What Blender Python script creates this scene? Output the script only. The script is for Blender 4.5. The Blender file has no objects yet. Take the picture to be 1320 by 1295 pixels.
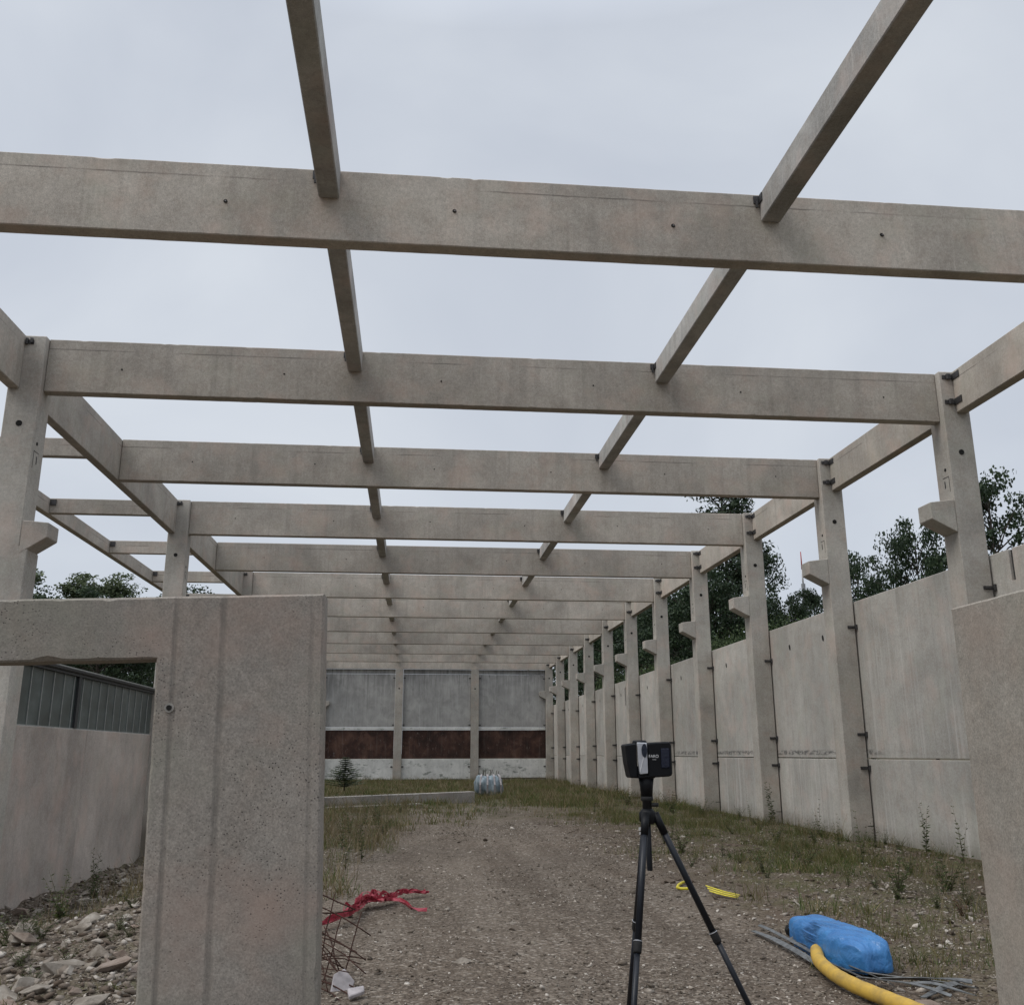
import bpy, bmesh, math, random
import numpy as np
from mathutils import Vector, Matrix, noise as mnoise
from mathutils.geometry import tessellate_polygon
R = math.radians
rng = np.random.default_rng(7); random.seed(7)
sc = bpy.context.scene; C = sc.collection

# ------------------------------------------------------------------ materials
class NT:
    def __init__(s, name):
        s.m = bpy.data.materials.new(name); s.m.use_nodes = True
        s.t = s.m.node_tree; s.n = s.t.nodes; s.l = s.t.links
        s.b = s.n['Principled BSDF']; s.pos = s.n.new('ShaderNodeNewGeometry'); s.tc = s.n.new('ShaderNodeTexCoord')
    def link(s, a, b): s.l.new(a, b)
    def inp(s, sock, v):
        if isinstance(v, bpy.types.NodeSocket): s.l.new(v, sock)
        elif isinstance(v, (tuple, list)) and len(v) == 3 and sock.type == 'RGBA': sock.default_value = (*v, 1)
        else: sock.default_value = v
    def P(s): return s.pos.outputs['Position']
    def island(s): return s.pos.outputs['Random Per Island']
    def obj(s): return s.tc.outputs['Object']
    def rnd(s):
        return s.n.new('ShaderNodeObjectInfo').outputs['Random']
    def map(s, v, scale=(1, 1, 1), loc=(0, 0, 0), rot=(0, 0, 0)):
        m = s.n.new('ShaderNodeMapping'); s.inp(m.inputs['Vector'], v)
        m.inputs['Scale'].default_value = scale; m.inputs['Location'].default_value = loc; m.inputs['Rotation'].default_value = rot
        return m.outputs[0]
    def noise(s, v, scale, detail=4, rough=.55, dist=0):
        q = s.n.new('ShaderNodeTexNoise'); s.inp(q.inputs['Vector'], v)
        q.inputs['Scale'].default_value = scale; q.inputs['Detail'].default_value = detail
        q.inputs['Roughness'].default_value = rough; q.inputs['Distortion'].default_value = dist
        return q.outputs['Fac']
    def vor(s, v, scale, out='Distance', feat='F1', rand=1):
        q = s.n.new('ShaderNodeTexVoronoi'); q.feature = feat; s.inp(q.inputs['Vector'], v)
        q.inputs['Scale'].default_value = scale; q.inputs['Randomness'].default_value = rand
        return q.outputs[out]
    def math(s, op, a, b=0, c=0):
        q = s.n.new('ShaderNodeMath'); q.operation = op
        s.inp(q.inputs[0], a); s.inp(q.inputs[1], b); s.inp(q.inputs[2], c); return q.outputs[0]
    def rng(s, v, a, b, c=0, d=1):
        q = s.n.new('ShaderNodeMapRange'); q.clamp = True; s.inp(q.inputs[0], v)
        for i, x in zip((1, 2, 3, 4), (a, b, c, d)): s.inp(q.inputs[i], x)
        return q.outputs[0]
    def mix(s, f, a, b, mode='MIX'):
        q = s.n.new('ShaderNodeMix'); q.data_type = 'RGBA'; q.blend_type = mode
        s.inp(q.inputs[0], f); s.inp(q.inputs[6], a); s.inp(q.inputs[7], b); return q.outputs[2]
    def ramp(s, f, stops, interp='LINEAR'):
        q = s.n.new('ShaderNodeValToRGB'); q.color_ramp.interpolation = interp; e = q.color_ramp.elements
        while len(e) < len(stops): e.new(.5)
        for i, (p, c) in enumerate(stops): e[i].position = p; e[i].color = (*c, 1)
        s.inp(q.inputs[0], f); return q.outputs[0]
    def bump(s, h, strength=.3, dist=.01):
        q = s.n.new('ShaderNodeBump'); q.inputs['Strength'].default_value = strength; q.inputs['Distance'].default_value = dist
        s.inp(q.inputs['Height'], h); s.l.new(q.outputs[0], s.b.inputs['Normal'])
    def sep(s, v):
        q = s.n.new('ShaderNodeSeparateXYZ'); s.inp(q.inputs[0], v); return q.outputs
    def done(s, col, rough=.8, metal=0, spec=.3):
        s.inp(s.b.inputs['Base Color'], col); s.inp(s.b.inputs['Roughness'], rough)
        s.b.inputs['Metallic'].default_value = metal; s.b.inputs['Specular IOR Level'].default_value = spec
        return s.m

def plain(name, col, rough=.6, metal=0, var=.25, scale=30, spec=.4):
    t = NT(name)
    f = t.rng(t.noise(t.P(), scale, 4), .3, .7, 1 - var, 1 + var * .4)
    c = t.mix(1.0, col, f, 'MULTIPLY')
    t.bump(t.noise(t.P(), scale * 3, 3), .1, .004)
    return t.done(c, rough, metal, spec)

def concrete(name, base, streak=.35, pores=.5, mott=.25, line=None, foot=False, slab=False, seep=False, tint=(.30, .24, .19), pscale=34, hue=.35, prad=.19):
    t = NT(name); P = t.P()
    off = t.math('MULTIPLY', t.rnd(), 37.0)
    cmb = t.n.new('ShaderNodeCombineXYZ'); t.inp(cmb.inputs[2], off); t.inp(cmb.inputs[0], off)
    va = t.n.new('ShaderNodeVectorMath'); va.operation = 'ADD'; t.inp(va.inputs[0], P); t.inp(va.inputs[1], cmb.outputs[0])
    Q = va.outputs[0]
    big = t.noise(Q, .7, 5, .6, .4); mid = t.noise(Q, 5, 5, .6); fine = t.noise(Q, 110, 3, .7)
    st = t.noise(t.map(Q, (4.5, 4.5, .22)), 1.6, 5, .65, .25)
    st2 = t.noise(t.map(Q, (14, 14, .5)), 1.5, 4, .7)
    dk = tuple(x * .62 for x in base); lt = tuple(min(1, x * 1.16) for x in base)
    c = t.mix(t.rng(big, .32, .68), tuple(x * (1 - mott*1.5) for x in base), lt)
    c = t.mix(t.math('MULTIPLY', t.rng(mid, .45, .75), .30), c, tint)
    c = t.mix(t.math('MULTIPLY', t.rng(st, .50, .72), streak), c, dk)
    c = t.mix(t.math('MULTIPLY', t.rng(st2, .58, .78), streak * .7), c, tuple(min(1, x * 1.35) for x in base))
    c = t.mix(1.0, c, t.rng(fine, .3, .72, .66, 1.2), 'MULTIPLY')
    c = t.mix(1.0, c, t.rng(t.noise(Q, 24, 4, .7), .32, .7, .84, 1.1), 'MULTIPLY')
    c = t.mix(t.math('MULTIPLY', t.rng(t.noise(Q, 1.7, 4, .6), .5, .7), hue), c, tuple(x*y for x, y in zip(base, (1.12, .90, .84))))
    c = t.mix(t.math('MULTIPLY', t.rng(t.noise(t.map(Q, loc=(9, 4, 2)), 1.4, 4, .6), .52, .7), hue*.7), c, tuple(x*y for x, y in zip(base, (.80, .88, .80))))
    c = t.mix(1.0, c, t.rng(t.rnd(), 0, 1, .84, 1.08), 'MULTIPLY')
    pv = t.vor(Q, pscale); gate = t.rng(t.noise(Q, 2.1, 3), .4, .62)
    pore = t.math('MULTIPLY', t.rng(pv, prad*.5, prad, 1, 0), t.math('MULTIPLY', gate, t.rng(t.sep(t.vor(Q, pscale, 'Color'))[0], .45, .6)))
    c = t.mix(t.math('MULTIPLY', pore, pores), c, (.05, .045, .04))
    z = t.sep(P)[2]
    if line is not None:
        ll = t.math('ABSOLUTE', t.math('SUBTRACT', t.math('ADD', z, t.math('MULTIPLY', mid, .02)), line + .01))
        lm = t.math('MULTIPLY', t.rng(ll, .004, .012, 1, 0), t.rng(t.noise(Q, .9, 2), .46, .6))
        c = t.mix(t.math('MULTIPLY', lm, .6), c, (.06, .05, .045))
        tp = t.math('MULTIPLY', t.rng(z, line - .05, line + .14), t.rng(st2, .42, .62))
        c = t.mix(t.math('MULTIPLY', tp, .35), c, tuple(x * .6 for x in base))
    if foot:
        fm = t.math('MULTIPLY', t.rng(t.math('ADD', z, t.math('MULTIPLY', mid, .5)), .15, .62, 1, 0), .6)
        c = t.mix(fm, c, (.10, .085, .055))
    if seep:
        zz = t.math('ABSOLUTE', t.math('SUBTRACT', z, 1.72))
        sm = t.math('MULTIPLY', t.rng(zz, .03, .075, 1, 0), t.math('MULTIPLY', t.rng(t.noise(t.map(Q, (1, 1.2, 3)), 4.2, 5, .7), .42, .56), t.rng(t.math('ABSOLUTE', t.math('SUBTRACT', t.sep(P)[1], 26.5)), 7.2, 8, 1, .15)))
        c = t.mix(t.math('MULTIPLY', sm, .75), c, (.05, .05, .05))
        dr = t.math('MULTIPLY', t.math('MULTIPLY', t.rng(z, 1.7, 4.6, 1, .15), t.rng(t.noise(t.map(Q, (9, 9, .10)), 1.2, 4, .7), .55, .68)), t.rng(t.noise(Q, .16, 1), .40, .52))
        c = t.mix(t.math('MULTIPLY', dr, .75), c, (.62, .60, .57))
    h = t.math('SUBTRACT', t.math('MULTIPLY', fine, .35), pore)
    if slab:
        ox = t.sep(t.obj()); a = ox[slab - 1]
        gsum = None
        for gx, gw, gd in SLABS[slab]:
            w = t.math('ABSOLUTE', t.math('SUBTRACT', t.math('ADD', a, t.math('MULTIPLY', t.noise(P, 6, 3), .010)), gx + .005))
            g = t.rng(w, gw * .3, gw, 1, 0); g = t.math('MULTIPLY', g, gd)
            gsum = g if gsum is None else t.math('MAXIMUM', gsum, g)
        c = t.mix(t.math('MULTIPLY', gsum, t.rng(t.noise(P, 5, 4), .3, .65, .25, .62)), c, tuple(x * .42 for x in base))
        h = t.math('SUBTRACT', h, t.math('MULTIPLY', gsum, 1.5))
    t.bump(h, .45, .006)
    return t.done(c, t.rng(mid, .3, .7, .78, .95), 0, .25)

SLABS = {1: [(-.655, .016, 1), (-.445, .020, .9), (-.05, .014, .5)], 2: [(-.175, .02, .9), (-.52, .018, .7), (-.95, .018, .7)]}
M = {}
M['beam'] = concrete('beam_concrete', (.51, .462, .40), .5, .25, .18, line=7.90)
M['purlin'] = concrete('purlin_concrete', (.50, .485, .455), .6, .3, .3)
M['column'] = concrete('column_concrete', (.48, .45, .40), .36, .3, .16, foot=True)
M['wall'] = concrete('wall_concrete', (.47, .45, .41), .42, .18, .14, foot=True, seep=True)
M['lwall'] = concrete('left_wall_concrete', (.55, .485, .43), .3, .15, .18)
M['slab_l'] = concrete('left_slab_concrete', (.31, .28, .245), .14, .95, .16, slab=1, pscale=75, hue=.6, prad=.30)
M['slab_r'] = concrete('right_slab_concrete', (.325, .30, .26), .14, .95, .16, slab=2, pscale=75, hue=.3, prad=.27)
M['kerb'] = concrete('plinth_concrete', (.36, .34, .31), .3, .4, .3)
M['steel'] = plain('dark_bracket_steel', (.075, .072, .072), .55, .5, .5, 40)
M['hole'] = plain('dark_hole', (.012, .011, .010), .95, 0, .2)
M['black'] = plain('black_anodised', (.006, .0065, .008), .5, 0, .2, 50, .18)
M['carbon'] = plain('carbon_tube', (.010, .012, .017), .38, 0, .25, 120, .3)
M['rubber'] = plain('black_rubber', (.012, .012, .012), .8)
M['screen'] = plain('dark_screen', (.010, .013, .028), .12, 0, .05)
M['silver'] = plain('silver_panel', (.46, .47, .50), .35, .3, .12)
M['mirror'] = plain('scan_mirror', (.02, .025, .04), .08, .4, .05)
M['print'] = plain('white_print', (.62, .62, .62), .6, 0, .05)
M['gutter'] = plain('dark_gutter', (.05, .052, .054), .5, .2, .2, 12)
M['mull'] = plain('pale_mullion', (.36, .37, .35), .5, .1, .2, 12)
M['rust'] = plain('rusty_rebar', (.060, .027, .018), .85, .2, .5, 60)
M['foam'] = plain('pale_foam', (.36, .33, .33), .85, 0, .3, 14)
M['lath'] = plain('grey_lath', (.16, .165, .165), .5, .35, .5, 18)
M['yellow'] = plain('yellow_plastic', (.62, .52, .035), .5, 0, .3, 14)
M['bark'] = plain('tree_bark', (.075, .062, .05), .9, 0, .5, 9)
M['stem'] = plain('weed_stem', (.075, .065, .035), .8, 0, .4, 20)

def leafmat(name, stops, trans=.25):
    t = NT(name)
    c = t.ramp(t.island(), stops)
    c = t.mix(1.0, c, t.rng(t.noise(t.P(), .5, 3), .3, .7, .72, 1.2), 'MULTIPLY')
    if name == 'grass_blades': c = t.mix(t.rng(t.noise(t.P(), .8, 4, .6), .40, .62, 0, .6), c, (.15, .118, .055))
    m = t.done(c, .6, 0, .25)
    tr = t.n.new('ShaderNodeBsdfTranslucent'); t.inp(tr.inputs[0], c)
    mx = t.n.new('ShaderNodeMixShader'); mx.inputs[0].default_value = trans
    t.link(t.b.outputs[0], mx.inputs[1]); t.link(tr.outputs[0], mx.inputs[2])
    t.link(mx.outputs[0], t.n['Material Output'].inputs[0]); return m
M['leaf'] = leafmat('broad_leaves', [(0, (.030, .050, .018)), (.5, (.048, .075, .026)), (1, (.085, .115, .045))])
M['leaf_dark'] = leafmat('dark_leaves', [(0, (.016, .030, .015)), (.6, (.028, .048, .022)), (1, (.05, .075, .034))])
M['leaf_pale'] = leafmat('pale_leaves', [(0, (.05, .072, .036)), (.5, (.085, .11, .055)), (1, (.15, .18, .10))])  # left trees' distance haze is lightened into this leaf colour; sapling shares it
M['needle'] = leafmat('pine_needles', [(0, (.018, .034, .018)), (.6, (.032, .052, .027)), (1, (.055, .075, .04))], .1)
M['grass'] = leafmat('grass_blades', [(0, (.042, .075, .016)), (.5, (.078, .115, .028)), (.74, (.14, .135, .05)), (1, (.27, .21, .11))], .3)
M['straw'] = leafmat('dry_straw', [(0, (.13, .095, .05)), (.6, (.22, .17, .10)), (1, (.33, .27, .17))], .25)
M['weed'] = leafmat('weed_leaves', [(0, (.035, .055, .016)), (.6, (.065, .090, .026)), (1, (.12, .13, .05))], .25)
M['weedred'] = leafmat('dry_red_leaves', [(0, (.08, .03, .02)), (1, (.13, .055, .035))], .2)
def m_tarp():
    t = NT('blue_plastic'); P = t.obj()
    w = t.noise(t.map(P, (7, 2.2, 4), rot=(0, 0, .9)), 2.4, 4, .5, .6)
    c = t.mix(t.rng(t.noise(P, 5, 4), .3, .7), (.026, .125, .33), (.05, .20, .45))
    t.bump(t.math('ADD', w, t.math('MULTIPLY', t.noise(t.map(P, (20, 5, 9), rot=(0, 0, .8)), 1.5, 3), .25)), .55, .04)
    return t.done(c, .34, 0, .5)
M['tarp'] = m_tarp()
def m_pipe():
    t = NT('yellow_pipe'); P = t.P()
    c = t.mix(t.rng(t.noise(P, 7, 5, .65), .42, .72), (.52, .33, .055), (.30, .20, .06))
    t.bump(t.noise(P, 60, 3), .15, .004)
    return t.done(c, .55, 0, .35)
M['pipe'] = m_pipe()
def m_tape():
    t = NT('red_tape')
    c = t.ramp(t.noise(t.P(), 9, 3), [(.3, (.17, .014, .024)), (.6, (.34, .035, .055)), (.78, (.46, .17, .19))])
    return t.done(c, .45, 0, .4)
M['tape'] = m_tape()
def m_bag():
    t = NT('white_woven_bag')
    c = t.ramp(t.noise(t.map(t.P(), (3, 3, 1)), 2.4, 5, .6), [(.3, (.10, .135, .16)), (.55, (.22, .27, .30)), (.75, (.40, .44, .46))])
    t.bump(t.noise(t.P(), 9, 4), .4, .04); return t.done(c, .6)
M['bag'] = m_bag()
def m_rock():
    t = NT('rubble_rock'); Q = t.P()
    c = t.ramp(t.noise(Q, 5, 6, .65), [(.3, (.11, .088, .068)), (.5, (.235, .205, .17)), (.7, (.38, .345, .30))])
    c = t.mix(t.rng(t.rnd(), .55, 1, 0, .6), c, (.20, .13, .10))
    t.bump(t.noise(Q, 24, 6, .7), .6, .02); return t.done(c, .9, 0, .2)
M['rock'] = m_rock()
def m_peb():
    t = NT('gravel_stones')
    c = t.ramp(t.island(), [(0, (.075, .060, .046)), (.35, (.140, .115, .09)), (.62, (.22, .188, .15)), (.86, (.33, .285, .235)), (1, (.56, .51, .45))])
    c = t.mix(1.0, c, t.rng(t.noise(t.P(), .5, 3), .3, .7, .75, 1.15), 'MULTIPLY')
    return t.done(c, .92, 0, .15)
M['peb'] = m_peb()
def m_ground():
    t = NT('gravel_ground'); P = t.P()
    big = t.noise(P, .30, 6, .62, .5); mid = t.noise(P, 1.9, 6, .65)
    v1 = t.vor(P, 26, 'Color'); v2 = t.vor(P, 70, 'Color'); d1 = t.vor(P, 26)
    g1 = t.sep(v1)[0]; g2 = t.sep(v2)[1]
    gr = t.ramp(g1, [(0, (.080, .061, .045)), (.5, (.142, .113, .087)), (.8, (.220, .180, .142)), (1, (.47, .42, .355))])
    gr2 = t.ramp(g2, [(0, (.060, .046, .034)), (.6, (.152, .120, .092)), (1, (.38, .325, .265))])
    c = t.mix(.5, gr, gr2)
    c = t.mix(1.0, c, t.rng(d1, .25, .75, 1.08, .62), 'MULTIPLY')
    c = t.mix(t.math('MULTIPLY', t.rng(mid, .45, .7), .5), c, (.096, .074, .054))
    o = t.sep(P)
    xw = t.math('ADD', o[0], t.math('MULTIPLY', t.math('SUBTRACT', big, .5), 5))
    trk = t.noise(t.map(P, (1.5, .12, 1)), .9, 4, .6)
    c = t.mix(t.math('MULTIPLY', t.rng(trk, .45, .68), .45), c, (.085, .064, .048))
    c = t.mix(t.math('MULTIPLY', t.rng(trk, .52, .34), .30), c, (.22, .185, .15))
    side = t.math('MAXIMUM', t.rng(xw, 3.6, 5.6), t.math('MULTIPLY', t.rng(xw, -.8, -2.4), t.math('MAXIMUM', t.rng(o[0], -3, -2), t.rng(o[1], 20, 26, .15, 1))))
    far = t.rng(t.math('ADD', o[1], t.math('MULTIPLY', t.math('SUBTRACT', mid, .5), 14)), 25, 36)
    gm = t.math('MULTIPLY', t.math('MAXIMUM', side, far), t.rng(t.noise(P, 1.1, 5, .7), .40, .62))
    c = t.mix(t.math('MULTIPLY', t.rng(xw, 3.0, 4.6), t.rng(mid, .35, .62, .25, .8)), c, (.088, .062, .044))
    c = t.mix(t.math('MULTIPLY', gm, .75), c, t.ramp(t.noise(P, 14, 4), [(.3, (.040, .050, .016)), (.55, (.075, .078, .028)), (.75, (.15, .12, .065))]))
    c = t.mix(1.0, c, t.rng(big, .3, .72, .8, 1.15), 'MULTIPLY')
    t.bump(t.math('ADD', t.math('SUBTRACT', g2, d1), t.noise(P, 9, 5)), .55, .03)
    return t.done(c, .95, 0, .15)
M['ground'] = m_ground()
def m_end(name, stops, drip, dripcol, spots=0):
    t = NT(name); P = t.P()
    c = t.ramp(t.noise(P, 1.2, 6, .6, .5), stops)
    st = t.noise(t.map(P, (5, 5, .22)), 1.5, 6, .7, .3)
    c = t.mix(t.math('MULTIPLY', t.rng(st, .55, .68), drip), c, dripcol)
    c = t.mix(t.math('MULTIPLY', t.rng(t.noise(t.map(P, (7, 7, .4)), 1.2, 4, .7), .56, .74), drip * .6), c, tuple(x * .55 for x in stops[0][1]))
    c = t.mix(t.math('MULTIPLY', t.rng(t.noise(t.map(P, (1.3, 1.3, .8)), 1.5, 7, .72, .6), .50, .66), .55), c, tuple(x * .62 for x in stops[1][1]))
    c = t.mix(t.math('MULTIPLY', t.rng(t.noise(t.map(P, (3, 3, 1.4), (5, 1, 2)), 2.6, 6, .8, .4), .60, .68), .5), c, dripcol)
    c = t.mix(t.math('MULTIPLY', t.math('MULTIPLY', t.rng(t.sep(P)[2], 4.8, 6.8), t.rng(t.noise(t.map(P, (4, 4, .3)), 1.3, 5, .7), .44, .6)), .5), c, tuple(x * .42 for x in stops[0][1]))
    if spots:
        c = t.mix(t.math('MULTIPLY', t.rng(t.noise(t.map(P, (1, 1, 2.5)), 1.6, 6, .75), .56, .64), spots), c, (.085, .11, .085))
    t.bump(t.noise(P, 12, 4), .2, .01)
    return t.done(c, .8, 0, .25)
M['end_grey'] = m_end('weathered_grey_panel', [(.3, (.28, .275, .265)), (.55, (.37, .365, .35)), (.75, (.46, .45, .43))], .6, (.46, .46, .45))
M['end_red'] = m_end('maroon_paint', [(.3, (.022, .013, .011)), (.5, (.052, .027, .021)), (.7, (.115, .062, .045))], .12, (.30, .27, .25), 0)
M['end_white'] = m_end('dirty_white_paint', [(.3, (.50, .50, .48)), (.55, (.64, .64, .61)), (.75, (.74, .73, .70))], .3, (.30, .30, .28), .7)
def m_glass():
    t = NT('green_channel_glass'); P = t.P()
    c = t.ramp(t.noise(t.map(P, (1, 1.2, 2.2)), 1.1, 4, .6), [(.3, (.050, .060, .055)), (.55, (.085, .105, .10)), (.75, (.14, .165, .16))])
    t.bump(t.noise(P, 30, 2), .08, .01); return t.done(c, .3, 0, .5)
M['glass'] = m_glass()
M['mast_red'] = plain('mast_red', (.35, .05, .04), .6); M['mast_white'] = plain('mast_white', (.6, .6, .6), .6); M['mast_grey'] = plain('mast_grey', (.12, .125, .13), .6)

# ------------------------------------------------------------------ mesh helpers
def meta(o, label=None, cat=None, group=None, kind=None):
    if label: o['label'] = label
    if cat: o['category'] = cat
    if group: o['group'] = group
    if kind: o['kind'] = kind
    return o
def empty(name, loc, label, cat, group=None, rotz=0):
    o = bpy.data.objects.new(name, None); o.empty_display_size = .2; C.objects.link(o)
    o.location = loc; o.rotation_euler = (0, 0, rotz); return meta(o, label, cat, group)
class MB:
    def __init__(s): s.bm = bmesh.new()
    def box(s, x0, x1, y0, y1, z0, z1, bev=0, seg=1):
        vs = [s.bm.verts.new(p) for p in ((x0,y0,z0),(x1,y0,z0),(x1,y1,z0),(x0,y1,z0),(x0,y0,z1),(x1,y0,z1),(x1,y1,z1),(x0,y1,z1))]
        fs = [s.bm.faces.new([vs[i] for i in f]) for f in ((3,2,1,0),(4,5,6,7),(0,1,5,4),(1,2,6,5),(2,3,7,6),(3,0,4,7))]
        if bev:
            es = {e for f in fs for e in f.edges}
            bmesh.ops.bevel(s.bm, geom=list(es), offset=bev, segments=seg, affect='EDGES', profile=.5)
        return s
    def prism(s, pts, axis, a, b, bev=0):
        # pts 2D, extruded along axis ('X': pts=(y,z), 'Y': pts=(x,z), 'Z': pts=(x,y))
        def mk(p, v):
            return {'X': (v, p[0], p[1]), 'Y': (p[0], v, p[1]), 'Z': (p[0], p[1], v)}[axis]
        A = [s.bm.verts.new(mk(p, a)) for p in pts]; Bv = [s.bm.verts.new(mk(p, b)) for p in pts]
        n = len(pts); fs = [s.bm.faces.new(A), s.bm.faces.new(Bv[::-1])]
        for i in range(n): fs.append(s.bm.faces.new((A[i], Bv[i], Bv[(i+1) % n], A[(i+1) % n])))
        bmesh.ops.recalc_face_normals(s.bm, faces=fs)
        if bev:
            es = {e for f in fs for e in f.edges}
            bmesh.ops.bevel(s.bm, geom=list(es), offset=bev, segments=1, affect='EDGES')
        return s
    def tube(s, pts, rad, n=8, cap=True, sq=1):
        pts = [Vector(p) for p in pts]; rad = rad if isinstance(rad, (list, tuple)) else [rad] * len(pts)
        up = Vector((.13, .31, .94)); rings = []
        for i, p in enumerate(pts):
            d = (pts[min(i+1, len(pts)-1)] - pts[max(i-1, 0)]).normalized()
            if abs(d.dot(up)) > .97: up = Vector((1, .1, 0))
            u = d.cross(up).normalized(); w = u.cross(d).normalized(); up = w
            rings.append([s.bm.verts.new(p + (u * math.cos(6.28318 * k / n) + w * math.sin(6.28318 * k / n) * sq) * rad[i]) for k in range(n)])
        for a, b in zip(rings, rings[1:]):
            for k in range(n): s.bm.faces.new((a[k], a[(k+1) % n], b[(k+1) % n], b[k])).smooth = True
        if cap: s.bm.faces.new(rings[0][::-1]); s.bm.faces.new(rings[-1])
        return s
    def disc(s, c, nrm, r, n=14, t=.004):
        nrm = Vector(nrm).normalized(); c = Vector(c); return s.tube([c - nrm * t, c + nrm * t], r, n)
    def ribbon(s, pts, w, side, t=.002):
        # flat strip with a little thickness; side = list of vectors
        top = []; bot = []
        for i, (p, sd) in enumerate(zip(pts, side)):
            p = Vector(p); sd = Vector(sd).normalized() * (w[i] if isinstance(w, list) else w) * .5
            d = Vector(pts[min(i+1, len(pts)-1)]) - Vector(pts[max(i-1, 0)])
            nn = d.cross(sd).normalized() * t
            top.append([s.bm.verts.new(p - sd + nn), s.bm.verts.new(p + sd + nn)]); bot.append([s.bm.verts.new(p - sd - nn), s.bm.verts.new(p + sd - nn)])
        for i in range(len(pts) - 1):
            a, b, c, d = top[i], top[i+1], bot[i], bot[i+1]
            for q in ((a[0], a[1], b[1], b[0]), (c[1], c[0], d[0], d[1]), (a[1], c[1], d[1], b[1]), (c[0], a[0], b[0], d[0])): s.bm.faces.new(q)
        s.bm.faces.new((top[0][1], top[0][0], bot[0][0], bot[0][1])); s.bm.faces.new((top[-1][0], top[-1][1], bot[-1][1], bot[-1][0]))
        return s
    def build(s, name, mat, parent=None, recalc=True):
        if recalc: bmesh.ops.recalc_face_normals(s.bm, faces=s.bm.faces[:])
        me = bpy.data.meshes.new(name); s.bm.to_mesh(me); s.bm.free(); me.materials.append(mat)
        o = bpy.data.objects.new(name, me); C.objects.link(o)
        if parent: o.parent = parent
        return o
def np_mesh(name, V, F, mat, smooth=False):
    me = bpy.data.meshes.new(name); V = np.asarray(V, np.float32); F = np.asarray(F, np.int32); k = F.shape[1]
    me.vertices.add(len(V)); me.vertices.foreach_set('co', V.ravel())
    me.loops.add(F.size); me.loops.foreach_set('vertex_index', F.ravel())
    me.polygons.add(len(F)); me.polygons.foreach_set('loop_start', np.arange(0, F.size, k, dtype=np.int32))
    try: me.polygons.foreach_set('loop_total', np.full(len(F), k, np.int32))
    except Exception: pass
    if smooth: me.polygons.foreach_set('use_smooth', np.ones(len(F), bool))
    me.update(calc_edges=True); me.materials.append(mat); return me
def put(name, me, parent=None, loc=(0,0,0)):
    o = bpy.data.objects.new(name, me); C.objects.link(o); o.location = loc
    if parent: o.parent = parent
    return o
def copy_tree(o, parent=None):
    c = o.copy(); C.objects.link(c); c.parent = parent
    for k in ('label', 'group'):
        pass
    for ch in list(o.children): copy_tree(ch, c)
    return c
ORD = ['zeroth', 'first', 'second', 'third', 'fourth', 'fifth', 'sixth', 'seventh', 'eighth', 'ninth', 'tenth', 'eleventh', 'twelfth']

# ------------------------------------------------------------------ terrain
_g = rng.random((256, 256))
def vnoise(x, y):
    x = np.asarray(x, float); y = np.asarray(y, float)
    xi = np.floor(x).astype(int); yi = np.floor(y).astype(int); fx = x - xi; fy = y - yi
    fx = fx*fx*(3-2*fx); fy = fy*fy*(3-2*fy); g = lambda a, b: _g[a & 255, b & 255]
    return (g(xi, yi)*(1-fx)+g(xi+1, yi)*fx)*(1-fy)+(g(xi, yi+1)*(1-fx)+g(xi+1, yi+1)*fx)*fy - .5
def sst(a, b, x):
    t = np.clip((np.asarray(x, float)-a)/(b-a), 0, 1); return t*t*(3-2*t)
def gz(x, y):
    x = np.asarray(x, float); y = np.asarray(y, float)
    dip = -.62 * sst(-2.2, -5.6, x) * sst(5, 9, y) * (1 - sst(27, 34, y))
    mound = .16 * np.exp(-((x+3.4)/1.6)**2 - ((y-11)/3.)**2)
    near = (np.abs(x) < 40) & (y < 90)
    n = .10*vnoise(x*.35+3, y*.35) + .05*vnoise(x*1.1, y*1.1+9) + .025*vnoise(x*3.1, y*3.1)
    rub = (.20*vnoise(x*1.6+40, y*1.6) + .10*vnoise(x*4+7, y*4)) * sst(-1.6, -3.0, x) * sst(6, 8, y) * (1-sst(24, 30, y))
    flat = 1 - .75*sst(7.6, 8.6, x)
    rise = 1.2*sst(40, 200, np.hypot(x, y-20))
    return dip + mound + (n*flat + rub)*near + rise
def gzf(x, y): return float(gz(np.array([x]), np.array([y]))[0])
def axis_coords(dense, lo, hi):
    out = list(dense); s = dense[1]-dense[0]; v = dense[-1]
    while v < hi: s *= 1.35; v += s; out.append(v)
    s = dense[1]-dense[0]; v = dense[0]
    while v > lo: s *= 1.35; v -= s; out.insert(0, v)
    return np.array(out)
xs = axis_coords(np.arange(-11, 13, .16), -900, 900); ys = axis_coords(np.arange(3, 46, .16), -300, 1200)
XX, YY = np.meshgrid(xs, ys); V = np.stack([XX, YY, gz(XX, YY)], -1).reshape(-1, 3)
i = np.arange((len(ys)-1)*(len(xs)-1)); r_, c_ = i//(len(xs)-1), i % (len(xs)-1); n_ = len(xs); a = r_*n_+c_
ground = put('ground', np_mesh('ground', V, np.stack([a, a+1, a+n_+1, a+n_], 1), M['ground'], True)); meta(ground, kind='structure')

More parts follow.
